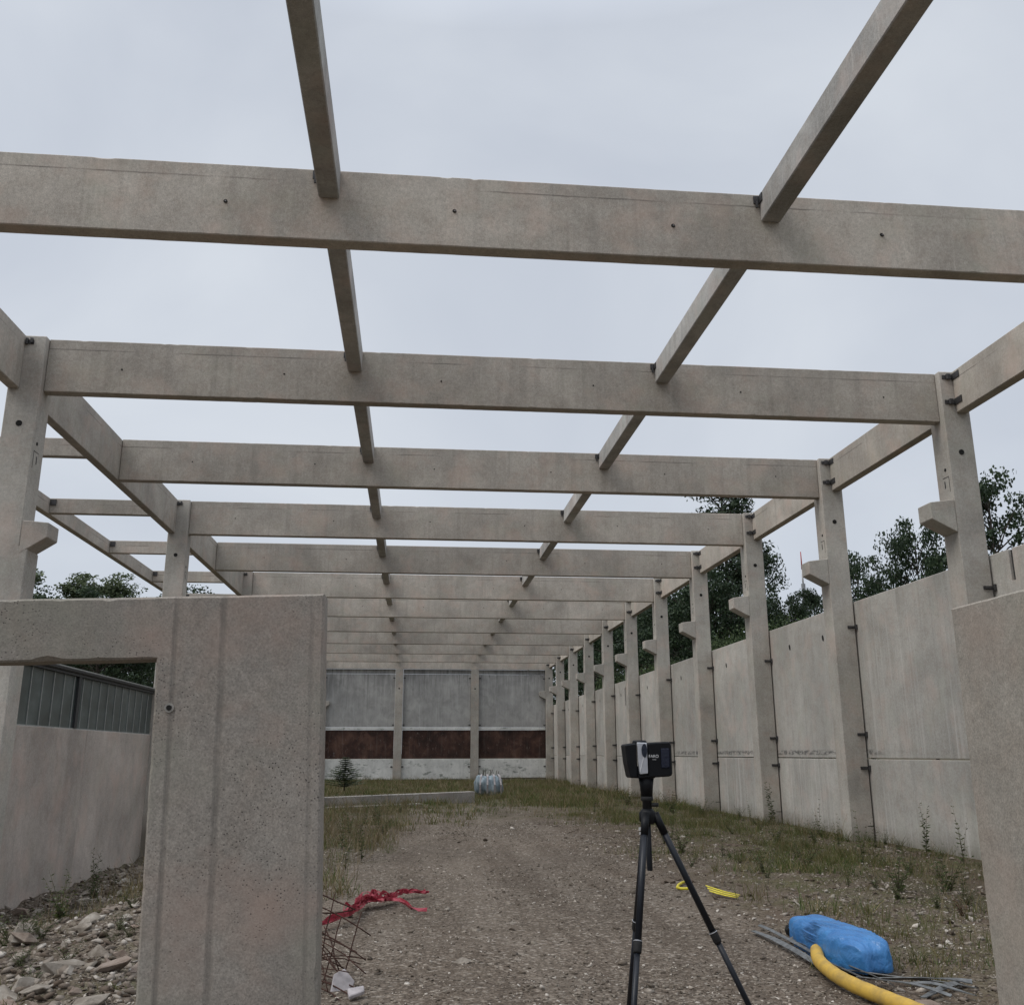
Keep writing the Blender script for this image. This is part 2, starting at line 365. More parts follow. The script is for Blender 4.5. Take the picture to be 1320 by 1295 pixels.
def worn_slab(outline, t, name, mat, step=.035, amp=.010, seed=5, thr=.30, chs=.03):
    pts = []
    n = len(outline)
    for q in range(n):
        a, b = Vector(outline[q]), Vector(outline[(q+1) % n]); L = (b-a).length; m = max(2, int(L/step))
        for j in range(m): pts.append(a + (b-a)*(j/m))
    n = len(pts); bm = bmesh.new(); rings = [[], [], [], []]
    for q, p in enumerate(pts):
        d = (pts[(q+1) % n] - pts[(q-1) % n]).normalized(); inn = Vector((-d.y, d.x))   # outline counter-clockwise: left is inside
        v = Vector((p.x*2.2, p.y*2.2, 3)); w = mnoise.noise(v*2.0); chip = max(0, mnoise.noise(Vector((p.x*9, p.y*9, seed)))-thr)*chs
        cf = .009 + amp*.35*abs(w) + chip; cb = .009 + amp*.35*abs(mnoise.noise(v+Vector((9,9,9))))
        pu = p + inn*(.0018*w + chip*.25)
        for rr, (pp, yy) in zip(rings, ((pu+inn*cf, 0), (pu, cf), (pu, t-cb), (pu+inn*cb, t))): rr.append(bm.verts.new((pp.x, yy, pp.y)))
    for A, Bq in zip(rings, rings[1:]):
        for q in range(n): bm.faces.new((A[q], A[(q+1) % n], Bq[(q+1) % n], Bq[q]))
    for rg in (rings[0], rings[3]):
        for tri in tessellate_polygon([[Vector((v.co.x, v.co.z, 0)) for v in rg]]):
            if len(set(tri)) == 3: bm.faces.new([rg[i_] for i_ in tri])
    bmesh.ops.recalc_face_normals(bm, faces=bm.faces[:])
    me = bpy.data.meshes.new(name); bm.to_mesh(me); bm.free(); me.materials.append(mat)
    o = bpy.data.objects.new(name, me); C.objects.link(o); return o
# ------------------------------------------------------------------ hall frame
Yk = lambda k: 9.53 + 5*(k-1)
XL, XLb, XR, XRo, XW, ZT, ZB, TH = -5.857, -6.166, 8.864, 9.345, 9.375, 8.063, 7.186, .20
GB = 'concrete cross beams of the hall frame'
for k in range(1, 13):
    y = Yk(k); xl = XL if k % 2 == 0 else XLb + .004
    if k <= 4:
        b = worn_slab([(xl+.004, ZB), (XR-.004, ZB), (XR-.004, ZT), (xl+.004, ZT)], TH, 'cross_beam', M['beam'], .05, .014, k*3.7, .42, .028); b.data.transform(Matrix.Translation((0, y, 0)))
    else: b = MB().box(xl + .004, XR - .004, y, y + TH, ZB, ZT, .012).build('cross_beam', M['beam'])
    where = 'nearest the camera' if k == 1 else (f'{ORD[k]} from the camera' if k < 12 else 'farthest from the camera, above the painted end wall')
    meta(b, f'long pale concrete cross beam spanning the hall, {where}', 'beam', GB)
    if k <= 7:
        for j in range(-2, 4):
            x = .33 + 2.52*j; zz = 7.62 + random.uniform(-.03, .03)
            mb = MB(); mb.disc((x, y - .001, zz), (0, 1, 0), .022 if k == 1 else .014, 12, .004)
            h = mb.build('anchor_hole', M['hole'], b)
            if k <= 1: MB().tube([(x, y - .008, zz), (x + .014, y - .018, zz - .022)], .011, 8).build('anchor_loop', M['steel'], h)
# purlins
for k in range(0, 12):
    y0 = Yk(k) + TH + .004; y1 = Yk(k+1) - .004
    for xc, sname in ((-1.07, 'left'), (4.02, 'right')):
        p = MB().box(xc-.115, xc+.115, y0, y1, ZT-.36, ZT-.004, .012).build('purlin', M['purlin'])
        if k == 0: lab = f'narrow concrete roof rail overhead, running into the nearest cross beam, {sname} one of the pair'
        else: lab = f'narrow concrete roof rail in the {sname} row between the {ORD[k]} and {ORD[k+1]} cross beams'
        meta(p, lab, 'roof rail', 'roof rails between the cross beams')
        sd = -1
        mb = MB(); X0 = xc - .115
        mb.box(X0-.075, X0-.003, y1-.014, y1-.002, ZT-.13, ZT-.03).box(X0-.014, X0-.003, y1-.10, y1-.014, ZT-.13, ZT-.03).box(X0-.055, X0-.03, y1-.035, y1-.014, ZT-.19, ZT-.06)
        mb.build('rail_bracket', M['steel'], p)
# columns
def bracket(mb, x, y, z, w=.16):
    mb.box(x-w*.55, x+w*.45, y-.016, y-.003, z-.035, z+.035).box(x-w*.35, x-w*.1, y-.06, y-.016, z-.05, z+.05, .006).box(x+w*.1, x+w*.4, y-.045, y-.016, z-.02, z+.06, .005)
def column(k, side):
    y0, y1 = Yk(k)-.12, Yk(k)+.32
    right = side == 'right'
    x0, x1 = (XR, XRo) if right else (-6.345, XL)
    zb = -.35 if right else -1.2
    nm = 'in the right row' if right else 'in the left row'
    if k == 12: nm += ' at the corner of the painted end wall'
    root = empty('column', (.5*(x0+x1), .5*(y0+y1), 0), f'tall square concrete column {nm} carrying the {ORD[k]} cross beam', 'column', f'concrete columns {nm.split(" at ")[0]}')
    ox, oy = root.location.x, root.location.y
    mb = MB()
    if right: mb.box(x0-ox, x1-ox, y0-oy, y1-oy, zb, ZT, .014)
    else: mb.prism([(x0-ox, zb), (x1-ox+.12, zb), (x1-ox+.12, 4.65), (x1-ox, 4.70), (x1-ox, ZT), (x0-ox, ZT)], 'Y', y0-oy, y1-oy, .014)
    mb.build('shaft', M['column'], root)
    f = y0 - oy
    if right:
        c = MB().prism([(XR-ox-.002, 5.78), (XR-ox-.43, 5.72), (XR-ox-.43, 5.44), (XR-ox-.002, 5.22)], 'Y', f-.003, f+.40, .010); c.build('corbel', M['column'], root)
    else:
        c = MB().prism([(XL-ox+.002, 5.09), (XL-ox+.38, 5.06), (XL-ox+.38, 4.84), (XL-ox+.002, 4.58)], 'Y', f-.003, f+.42, .010); c.build('corbel', M['column'], root)
    hx = (9.10 if right else -6.10) - ox
    MB().disc((hx, f-.001, 6.61), (0, 1, 0), .047, 16, .006).build('socket_hole', M['hole'], root)
    sxx = (XR if right else XL) - ox; sg = -1 if right else 1; ym = y0 - oy + .17
    MB().disc((sxx+sg*.001, ym-.02, 6.33), (1, 0, 0), .03, 10, .004).build('lifting_socket', M['hole'], root)
    if k < 6:
        mb = MB(); A, Bx = sorted((sxx-sg*.001, sxx+sg*.003))
        mb.box(A, Bx, ym-.10, ym+.09, 6.195, 6.205).box(A, Bx, ym-.10, ym-.09, 5.93, 6.19).box(A, Bx, ym+.02, ym+.05, 6.02, 6.14)
        mb.build('cast_mark', M['steel'], root)
    if right:
        mb = MB(); bracket(mb, 9.08-ox, f, 7.955, .30); bracket(mb, 9.08-ox, f, 7.50, .30); mb.box(9.085-ox, 9.098-ox, f-.22, f-.004, 7.90, 8.01).box(9.085-ox, 9.098-ox, f-.22, f-.004, 7.45, 7.56); o = mb.build('beam_bracket', M['steel'], root)
        for z in (4.30, 2.08, 1.41):
            if z > 4 and k % 3 == 1: z -= .25
            mb = MB(); X = XRo-ox
            mb.box(X-.17, X+.03, f-.014, f-.002, z-.03, z+.03).box(X-.15, X-.05, f-.045, f-.014, z-.018, z+.018).box(X-.012, X+.03, f-.06, f-.014, z-.055, z+.055, .004)
            mb.build('panel_clip', M['steel'], root)
        MB().box(XRo-ox-.13, XRo-ox+.002, f-.003, f+.004, .27, .285).build('joint_groove', M['hole'], root)
    else:
        mb = MB(); bracket(mb, -6.10-ox, f, 7.95, .14); mb.build('beam_bracket', M['steel'], root)
    return root
for k in range(1, 13): column(k, 'right')
for k in (2, 4, 6, 8, 10, 12): column(k, 'left')
# end wall columns
for X, nm in ((-.95, 'left'), (3.96+.14, 'right')):
    r = empty('column', (X, Yk(12)+.2, 0), f'concrete column dividing the painted end wall, {nm} of the two', 'column', 'columns of the end wall')
    MB().box(-.26, .26, -.22, .2, -.4, ZB-.004, .014).build('shaft', M['column'], r)
    MB().disc((0, -.221, 5.9), (0, 1, 0), .05, 12, .004).build('socket_hole', M['hole'], r)
# longitudinal edge beams
for k in range(1, 12):
    y0, y1 = Yk(k)+.324, Yk(k+1)-.124
    b = MB().box(9.10, 9.30, y0, y1, 7.31, ZT-.006, .012).build('edge_beam', M['beam'])
    meta(b, f'concrete edge beam along the right column row between the {ORD[k]} and {ORD[k+1]} cross beams', 'beam', 'edge beams along the right row')
for k in (0, 2, 4, 6, 8, 10):
    y0, y1 = (Yk(k)+.324 if k else Yk(0)+.3), Yk(k+2)-.124
    b = MB().box(XLb-.18, XLb, y0, y1, ZB-.01, ZT-.006, .012).build('edge_beam', M['beam'])
    lab = f'concrete edge beam along the left column row carrying the {ORD[k+1]} cross beam' 
    meta(b, lab, 'beam', 'edge beams along the left row')
# left aisle roof
for k in range(3, 8):
    x1 = (-6.35 if k % 2 == 0 else XLb-.184)
    b = MB().box(-9.36, x1, Yk(k), Yk(k)+.18, ZT-.40, ZT-.01, .012).build('aisle_beam', M['beam'])
    meta(b, f'short shallow concrete beam across the left side aisle in line with the {ORD[k]} cross beam', 'beam', 'short beams across the left aisle')
    MB().box(-9.34, -9.2, Yk(k)-.03, Yk(k)-.002, ZT-.20, ZT-.05).build('beam_bracket', M['steel'], b)
b = MB().box(-9.56, -9.364, Yk(2)-.5, Yk(10), ZT-.42, ZT-.01, .012).build('aisle_edge_beam', M['beam'])
meta(b, 'long thin concrete beam along the far side of the left aisle, against the sky', 'beam')
for k, nm in ((2, 'nearer'), (10, 'farther')):
    r = MB().box(-9.62, -9.30, Yk(k)-.3, Yk(k)+.1, -1.2, ZT-.424, .014).build('column', M['column'])
    meta(r, f'concrete column under the outer beam of the left aisle, {nm} end', 'column')

# right wall panels
def zpart(x): return gzf(x, 0)
for k in range(1, 12):
    y0, y1 = Yk(k)+.11, Yk(k+1)+.09
    bay = f'between the {ORD[k]} and {ORD[k+1]} cross beams' 
    lo = MB().box(XW, XW+.16, y0, y1, -.4, 1.585, .010).build('wall_panel', M['wall'])
    meta(lo, f'lower grey concrete wall panel of the right wall in the bay {bay}', 'wall panel', 'lower panels of the right wall')
    slot = k in (1, 7)
    if slot:
        ym = 13.90 if k == 1 else y0 + 2.6
        z0 = 4.34 if k == 1 else 3.75; z1 = 4.846 if k == 1 else 4.55; hw = .05 if k == 1 else .13
        mb = MB(); mb.box(XW, XW+.16, y0, ym-hw, 1.605, 4.846, .010).box(XW, XW+.16, ym+hw, y1, 1.605, 4.846, .010).box(XW+.006, XW+.154, ym-hw-.002, ym+hw+.002, 1.615, z0, 0)
        if z1 < 4.8: mb.box(XW+.006, XW+.154, ym-hw-.002, ym+hw+.002, z1, 4.836, 0)
        up = mb.build('wall_panel', M['wall'])
        MB().box(XW+.05, XW+.15, ym-hw, ym+hw, z0, z1-.01).build('slot_back', M['steel'], up)  # back coloured dark so the recess reads deep and shaded
    else:
        up = MB().box(XW, XW+.16, y0, y1, 1.605, 4.846, .010).build('wall_panel', M['wall'])
    meta(up, f'upper grey concrete wall panel of the right wall in the bay {bay}' + (', with a vertical slot' if slot else ''), 'wall panel', 'upper panels of the right wall')
    if k >= 3:
        for yy in (y0+1.5, y0+3.5):
            MB().tube([(XW-.003, yy, 4.27), (XW+.004, yy, 4.27)], .05, 8, True, 1.6).build('lifting_pocket', M['hole'], up)

# painted end wall
ye = Yk(12)+.16
bays = [(-5.86, -1.21, 'left'), (-.69, 3.84, 'middle'), (4.36, 8.86, 'right')]
for x0, x1, nm in bays:
    g = MB().box(x0+.01, x1-.01, ye, ye+.15, 3.40, 6.86, .01).build('end_wall_panel', M['end_grey']); meta(g, f'streaked grey upper panel of the end wall, {nm} bay', 'wall panel', 'grey panels of the end wall')
    for X in (x0+.01, x1-.15):
        for z in (6.6, 3.55): MB().box(X, X+.14, ye-.03, ye-.002, z-.03, z+.03).build('panel_clip', M['steel'], g)
    b = MB().box(x0+.005, x1-.005, ye-.03, ye+.15, 3.22, 3.385, .008).build('end_wall_ledge', M['end_white']); meta(b, f'thin pale ledge above the maroon band, {nm} bay', 'ledge', 'ledges of the end wall')
    b = MB().box(x0+.01, x1-.01, ye+.02, ye+.15, 1.40, 3.21, .005).build('end_wall_band', M['end_red']); meta(b, f'dark maroon painted band across the end wall, {nm} bay', 'wall panel', 'maroon bands of the end wall')
    b = MB().box(x0+.01, x1-.01, ye-.04, ye+.15, .10 if nm != 'right' else .18, 1.38, .01).build('white_wall_panel', M['end_white']); meta(b, f'dirty white base panel of the end wall, {nm} bay', 'wall panel', 'white base panels of the end wall')
    for X in (x0+.02, x1-.17): MB().box(X, X+.13, ye-.07, ye-.042, .85, .93).build('panel_clip', M['steel'], b)
    b = MB().box(x0+.01, x1-.01, ye+.01, ye+.15, -.4, .095 if nm != 'right' else .175).build('end_wall_footing', M['kerb']); meta(b, f'grey concrete footing under the end wall, {nm} bay', 'footing', 'footings of the end wall')
    b = MB().box(x0+.01, x1-.01, ye+.05, ye+.15, 6.88, ZB-.01).build('end_wall_infill', M['end_grey']); meta(b, f'recessed strip under the last cross beam, {nm} bay', 'wall panel', 'recessed strips of the end wall')

# ------------------------------------------------------------------ left wall with glazing
for j, (y0, y1) in enumerate(((14.86, 19.72), (19.735, 24.40))):
    w = MB().box(-6.45, -6.30, y0, y1, -1.3, 2.17, .008).build('wall_panel', M['lwall'])
    meta(w, f'low brownish concrete wall panel under the glazing at left, {"nearer" if j == 0 else "farther"} half', 'wall panel', 'low panels of the left wall')
gb = empty('window_band', (-6.34, 14.9, 2.18), 'dark green channel glass band with thin pale bars above the low left wall', 'window')
MB().box(-.03, .0, 0, 9.5, 0, 1.0).build('glass', M['glass'], gb)
for j in range(19):
    yy = .30 + j*.516
    if yy < 9.4: MB().box(.002, .016, yy-.011, yy+.011, .012, .985).build('glazing_bar', M['mull'], gb)
MB().box(.002, .05, 4.05, 4.20, .01, 1.0).build('post', M['gutter'], gb)
MB().box(-.06, .03, 0, 9.5, -.02, .01).build('sill', M['mull'], gb)
MB().box(-.05, .10, 0, 9.5, 1.0, 1.075, .02).box(-.05, .06, 0, 9.5, .955, .995).build('gutter', M['gutter'], gb)
MB().box(.101, .112, 0, 9.5, 1.06, 1.08).build('gutter_rim', M['mull'], gb)
MB().prism([(-2.7, 1.35), (-.06, 1.03), (-.06, 1.08), (-2.7, 1.42)], 'Y', 0, 9.5).build('roof', M['gutter'], gb)
MB().box(-2.7, -2.6, 0, 9.5, -3.2, 1.30).build('back_wall', M['lwall'], gb)

# ------------------------------------------------------------------ foreground slabs (worn edges)
# local: x along the slab (0 = its right end), z up, door opening inside
left = worn_slab([(-2.62, 0), (-1.95, 0), (-1.95, 2.16), (-.735, 2.16), (-.735, 0), (0, 0), (0, 2.44), (-2.62, 2.44)], .17, 'concrete_door_slab', M['slab_l'])
left.matrix_world = Matrix.Translation((-.345, 4.40, -.012)) @ Matrix.Rotation(R(-.5), 4, 'Z') @ Matrix.Rotation(R(-1.75), 4, 'Y')
meta(left, 'upright precast concrete slab with a door opening, standing in the left foreground', 'concrete slab')
mb = MB(); mb.tube([(-.665, -.006, 1.945), (-.665, .004, 1.945)], .021, 16); so = mb.build('anchor_socket', M['kerb'], left)
MB().disc((-.665, -.0065, 1.945), (0, 1, 0), .012, 12, .002).build('socket_bore', M['hole'], so)
right = worn_slab([(-.0, 0), (2.6, 0), (2.6, 2.46), (0, 2.46)], .17, 'concrete_slab', M['slab_r'])
# stands along the hall axis: local x -> -Y
right.matrix_world = Matrix.Translation((2.66, 4.475, -.05)) @ Matrix.Rotation(R(-90), 4, 'Z')
right.data.transform(Matrix.Scale(1, 4)); meta(right, 'upright precast concrete slab seen obliquely at the right edge of the foreground', 'concrete slab')

# ------------------------------------------------------------------ scanner and tripod
TX, TY = 1.205, 5.0; TZ = 1.515
tp = empty('tripod', (TX, TY, 0), 'black carbon tripod standing on the gravel under the scanner', 'tripod')
HZ = 1.40
def leg(az, foot_r, zfoot, name='leg'):
    d = Vector((math.cos(R(az)), math.sin(R(az)), 0)); top = d*.045 + Vector((0, 0, HZ)); ft = d*foot_r + Vector((0, 0, zfoot))
    u = (ft-top); L = u.length; u = u/L
    l = MB().tube([top, top+u*(L*.40)], .0165, 14).tube([top+u*(L*.40), top+u*(L*.75)], .0142, 14).tube([top+u*(L*.75), ft], .0118, 12).build(name, M['carbon'], tp)
    for q, rr in ((.385, .0205), (.735, .018)):
        MB().tube([top+u*(L*q), top+u*(L*q+.012), top+u*(L*q+.05), top+u*(L*q+.058)], [rr*.93, rr, rr, rr*.9], 16).build('leg_lock', M['rubber'], l)
        MB().tube([top+u*(L*q+.004), top+u*(L*q+.007)], rr+.0008, 16).build('lock_ring', M['silver'], l)
    MB().tube([top-u*.02, top+u*.09], [.021, .019], 14).build('leg_joint', M['black'], l)
    MB().tube([ft-u*.035, ft+u*.004], [.0155, .012], 12).build('foot', M['rubber'], l)
    return l
l1 = leg(-12, .70, gzf(TX+.68, TY-.15)); l2 = leg(243, .66, gzf(TX-.3, TY-.59)); l3 = leg(92, .68, gzf(TX, TY+.68))
MB().tube([(0, 0, HZ+.05), (.002, 0, 1.15), (.002, 0, 1.142)], [.0145, .0145, .012], 14).build('centre_column', M['carbon'], tp)
MB().tube([(0, 0, HZ-.035), (0, 0, HZ-.02), (0, 0, HZ+.02), (0, 0, HZ+.04)], [.03, .043, .043, .026], 18).build('shoulder', M['black'], tp)
MB().tube([(0, 0, HZ+.04), (0, 0, HZ+.075), (0, 0, HZ+.08), (0, 0, HZ+.10)], [.024, .024, .032, .032], 18).build('column_lock', M['rubber'], tp)
MB().tube([(.02, -.02, HZ+.06), (.05, -.035, HZ+.06)], .010, 10).build('lock_knob', M['rubber'], tp)
MB().tube([(0, 0, HZ+.10), (0, 0, HZ+.15), (0, 0, HZ+.19)], [.030, .034, .040], 18).build('head', M['black'], tp)
MB().box(-.049, -.035, -.012, -.006, HZ-.065, HZ-.05).box(-.047, -.038, -.012, -.006, HZ-.085, HZ-.073).build('maker_mark', M['print'], l2)
sn = empty('laser_scanner', (TX+.006, TY, HZ+.19), 'boxy black laser scanner with a silver panel, mounted on the tripod', 'laser scanner', None, R(3))
b0 = .0
# outline of the front, x -.128..+.122, z 0..0.185
MB().prism([(-.101, .002), (-.062, .001), (-.062, .176), (-.124, .168), (-.115, .08)], 'Y', -.045, .05, .007).build('left_housing', M['black'], sn)
MB().prism([(-.008, .002), (.108, .008), (.122, .016), (.122, .168), (.112, .182), (.05, .180), (-.008, .176)], 'Y', -.05, .05, .007).build('right_housing', M['black'], sn)
MB().prism([(-.0615, .0), (-.0085, .0), (-.0085, .060), (-.0615, .060)], 'Y', -.040, .046, .003).build('bridge', M['black'], sn)
pn = MB().prism([(-.052, .020), (-.010, .024), (-.0095, .176), (-.0605, .178), (-.058, .08)], 'Y', -.052, -.030, .003).build('silver_panel', M['silver'], sn)
MB().prism([(-.052, .030), (-.029, .105), (-.031, .107), (-.0545, .032)], 'Y', -.0545, -.0515).build('panel_edge', M['print'], pn)
MB().prism([(-.050, .022), (-.029, .100), (-.0115, .100), (-.0115, .026)], 'Y', -.0528, -.0517).build('panel_facet', M['silver'], pn)
mb = MB(); pts = [(-.0245+.0165*math.cos(a)*(.75 if math.cos(a) > 0 else 1.0), .137+.034*math.sin(a)) for a in np.linspace(0, 6.283, 25)[:-1]]
mb.prism(pts, 'Y', -.056, -.050).build('mirror', M['mirror'], sn)
MB().box(.061, .108, -.054, -.049, .050, .150, .004).build('screen', M['screen'], sn)
MB().tube([(-.035, 0, .170), (-.035, 0, .184), (-.035, 0, .189)], [.04, .037, .030], 20).build('top_cap', M['black'], sn)
MB().tube([(-.002, 0, -.0005), (-.002, 0, .012)], [.040, .052], 20).build('mount', M['black'], sn)
def text(name, body, size, mat, parent, loc, rot):
    cu = bpy.data.curves.new(name, 'FONT'); cu.body = body; cu.size = size; cu.extrude = .0006; cu.align_x = 'LEFT'
    to = bpy.data.objects.new(name, cu); C.objects.link(to)
    bpy.context.view_layer.update(); dg = bpy.context.evaluated_depsgraph_get()
    me = bpy.data.meshes.new_from_object(to.evaluated_get(dg)); bpy.data.objects.remove(to); me.name = name
    me.materials.clear(); me.materials.append(mat); o = put(name, me, parent, loc); o.rotation_euler = rot; return o
text('logo_lettering', 'FARO', .021, M['print'], sn, (-.004, -.0512, .102), (R(90), 0, 0))
text('model_lettering', 'FOCUS', .0062, M['print'], sn, (.016, -.0512, .0905), (R(90), 0, 0))

# ------------------------------------------------------------------ loose items
# blue bag
def blue_bag():
    bm = bmesh.new(); bmesh.ops.create_icosphere(bm, subdivisions=6, radius=1)
    for v in bm.verts:
        x, y, z = v.co
        sq = lambda a, p: math.copysign(abs(a)**p, a)
        u = y
        wid = .225*(1-.22*u*u)*(1.12 if u < 0 else .95); hgt = .16*(1-.10*u*u)*(1.04 if u < 0 else 1.0)
        px = sq(x, .55)*wid*.93 + .03*math.sin(u*2.3); pz = sq(z, .48)*hgt; py = sq(y, .45)*.80
        ax = py*1.0 + px*1.5; bx = px*1.2 - py*.5
        ridge = 1-abs(mnoise.noise(Vector((ax*5.2, bx*1.2, pz*1.6))))*2.2
        ridge2 = 1-abs(mnoise.noise(Vector((ax*15, bx*3.2+7, pz*4))))*2.2
        fold = .024*mnoise.noise(Vector((px*4+3, py*2.4, pz*4))) + .036*max(0, ridge)**1.5*(.45+.7*abs(u)) + .007*max(0, ridge2)**2
        rr = Vector((px, py*.3, pz)).normalized()*fold
        v.co = Vector((px, py, pz)) + rr
        if v.co.z < -.09: v.co.z = -.09 + (v.co.z+.09)*.12
    for f in bm.faces: f.smooth = True
    me = bpy.data.meshes.new('rubbish_bag'); bm.to_mesh(me); bm.free(); me.materials.append(M['tarp'])
    o = put('rubbish_bag', me); o.location = (3.76, 8.78, gzf(3.8, 8.9)+.10); o.rotation_euler = (R(-1), 0, R(1)); return o
bb = meta(blue_bag(), 'filled bright blue plastic bag lying on the gravel at right', 'plastic bag')
mb = MB()
for j in range(9):
    a = j/9*6.283; mb.ribbon([(.05*math.cos(a), .80, .0+.05*math.sin(a)), (.07*math.cos(a), .83, .0+.05*math.sin(a)), (.08*math.cos(a)-.02, .87, -.01+.06*math.sin(a))], .05, [(-math.sin(a), 0, math.cos(a))]*3)
mb.build('tied_neck', M['rubber'], bb)
# yellow pipe
zz = lambda x, y, r: gzf(x, y) + r
cp = [(3.52, 8.60), (3.37, 8.20), (3.29, 7.78), (3.27, 7.4), (3.31, 6.98), (3.37, 6.55), (3.42, 6.1), (3.44, 5.6)]
pth = []
for q in range(len(cp)-1):
    for s_ in range(6):
        tt = s_/6; p0, p1 = cp[max(q-1, 0)], cp[q]; p2, p3 = cp[q+1], cp[min(q+2, len(cp)-1)]
        f = lambda a, b, c, d: .5*((2*b)+(-a+c)*tt+(2*a-5*b+4*c-d)*tt*tt+(-a+3*b-3*c+d)*tt**3)
        x, y = f(p0[0], p1[0], p2[0], p3[0]), f(p0[1], p1[1], p2[1], p3[1])
        pth.append((x, y, .065))
pp = MB().tube(pth, [.054 + .0016*math.sin(q*2.1) for q in range(len(pth))], 20).build('drain_pipe', M['pipe']); meta(pp, 'thick yellow plastic drain pipe curving along the ground beside the blue bag', 'pipe')
MB().tube([Vector(pth[0])-Vector((0, -.006, 0)), Vector(pth[0])+Vector((0, .012, 0))], [.05, .046], 18).build('pipe_mouth', M['pipe'], pp)
# grey laths
laths = [((3.36, 9.75), (3.42, 7.9), 'thin grey strip at the left of the blue bag, leftmost of the bundle'), ((3.46, 9.9), (3.55, 7.75), 'grey strip along the left side of the blue bag'),
         ((3.55, 9.3), (3.62, 7.5), 'grey strip tucked between the blue bag and the yellow pipe'), ((3.42, 8.3), (4.16, 7.30), 'longest grey strip, passing in front of the blue bag'),
         ((3.62, 7.75), (4.22, 7.42), 'grey strip nearest the front of the blue bag'), ((3.50, 7.75), (3.86, 7.05), 'grey strip beside the yellow pipe, ending by the pale stone'),
         ((3.70, 7.16), (4.18, 7.46), 'grey strip lying crosswise by the pale stone'), ((3.78, 7.55), (4.05, 7.06), 'short grey strip near the pale stone')]
for q, (a_, b_, lab) in enumerate(laths):
    pts = []; sd = []
    for s_ in range(9):
        t_ = s_/8; x = a_[0]+(b_[0]-a_[0])*t_ + .02*math.sin(t_*5+q); y = a_[1]+(b_[1]-a_[1])*t_
        pts.append((x, y, gzf(x, y) + .03 + .012*(q % 3) + .025*math.sin(t_*3.1))); d = Vector((b_[0]-a_[0], b_[1]-a_[1], 0)).normalized(); sd.append((-d.y, d.x, .5*math.sin(t_*3+q)))
    o = MB().ribbon(pts, [.05, .032, .042, .03, .06, .028, .045, .03][q], sd, .0035).build('metal_strip', M['lath']); meta(o, lab, 'strip', 'grey strips by the blue bag')
# yellow scraps
o = MB().tube([(x, y, gzf(x, y)+.03) for x, y in ((3.74, 13.33), (3.60, 13.15), (3.49, 12.93), (3.42, 12.72), (3.44, 12.62), (3.56, 12.58))], .018, 10).build('yellow_tube', M['yellow']); meta(o, 'short bent piece of yellow tube on the gravel behind the tripod', 'tube')
yp = [(3.68, 12.2), (3.74, 12.1), (3.81, 11.98), (3.91, 11.82)]
mb = MB()
for dx, w in ((0, .035), (.05, .04), (.10, .03)):
    mb.ribbon([(x+dx*.3, y+dx*2.4*(1-j/3), gzf(x, y)+.05-.008*j+dx*.3) for j, (x, y) in enumerate(yp)], [w, w*1.2, w, .01], [(.2, 1, .2)]*4, .003)
o = mb.build('yellow_strip', M['yellow']); meta(o, 'yellow plastic strip tapering to a point, on the ground beyond the tripod leg', 'strip')
# red tape
def tape():
    mb = MB(); r2 = random.Random(5)
    main = [(-1.1, 9.7, .10), (-.98, 10.1, .07), (-.828, 10.44, .07), (-.665, 11.0, .06), (-.56, 11.5, .07), (-.47, 11.93, .07), (-.282, 11.97, .06), (-.17, 12.3, .06), (-.09, 12.68, .05), (.06, 12.75, .05), (.214, 12.72, .04)]
    for s_ in range(20):
        st = r2.choice([0, 0, 1, 2]); en = r2.choice([7, 8, 8, 11, 11]); base = main[st:en]; pts = []; sd = []
        m_ = 6*len(base); ph = r2.uniform(0, 6); w_ = []
        for q in range(m_):
            f_ = q/(m_-1)*(len(base)-1); k_ = min(int(f_), len(base)-2); p = Vector(base[k_]).lerp(Vector(base[k_+1]), f_-k_)
            sp = .05+.11*math.exp(-((f_+st-5)/1.8)**2)
            p += Vector((mnoise.noise(Vector((q*.11, s_*5, 1)))*sp*1.5, mnoise.noise(Vector((q*.16, s_*5, 4)))*sp*3.4, abs(mnoise.noise(Vector((q*.16, s_*5, 7))))*sp*1.1)); pts.append(p)
            a = ph + q*.12 + 1.5*mnoise.noise(Vector((q*.1, s_, 3))); sd.append((.5*math.cos(a), math.cos(a)*.6, math.sin(a))); w_.append(.022+.045*abs(mnoise.noise(Vector((q*.17, s_, 8)))))
        mb.ribbon(pts, w_, sd, .0008)
    tl = [(-.25, 12.1, .06), (-.113, 12.06, .05), (-.03, 11.75, .05), (.03, 11.5, .04), (.12, 11.45, .03), (.21, 11.46, .03)]
    mb.ribbon(tl, .045, [(.2, .6, math.cos(j*1.3)) for j in range(6)], .001)
    mb.ribbon([(x+.02, y+.08, z) for x, y, z in tl[:4]], .035, [(.1, .5, math.sin(j*1.1)) for j in range(4)], .001)
    return mb.build('barrier_tape', M['tape'])
meta(tape(), 'crumpled red plastic tape strung along the gravel beside the door slab', 'tape')
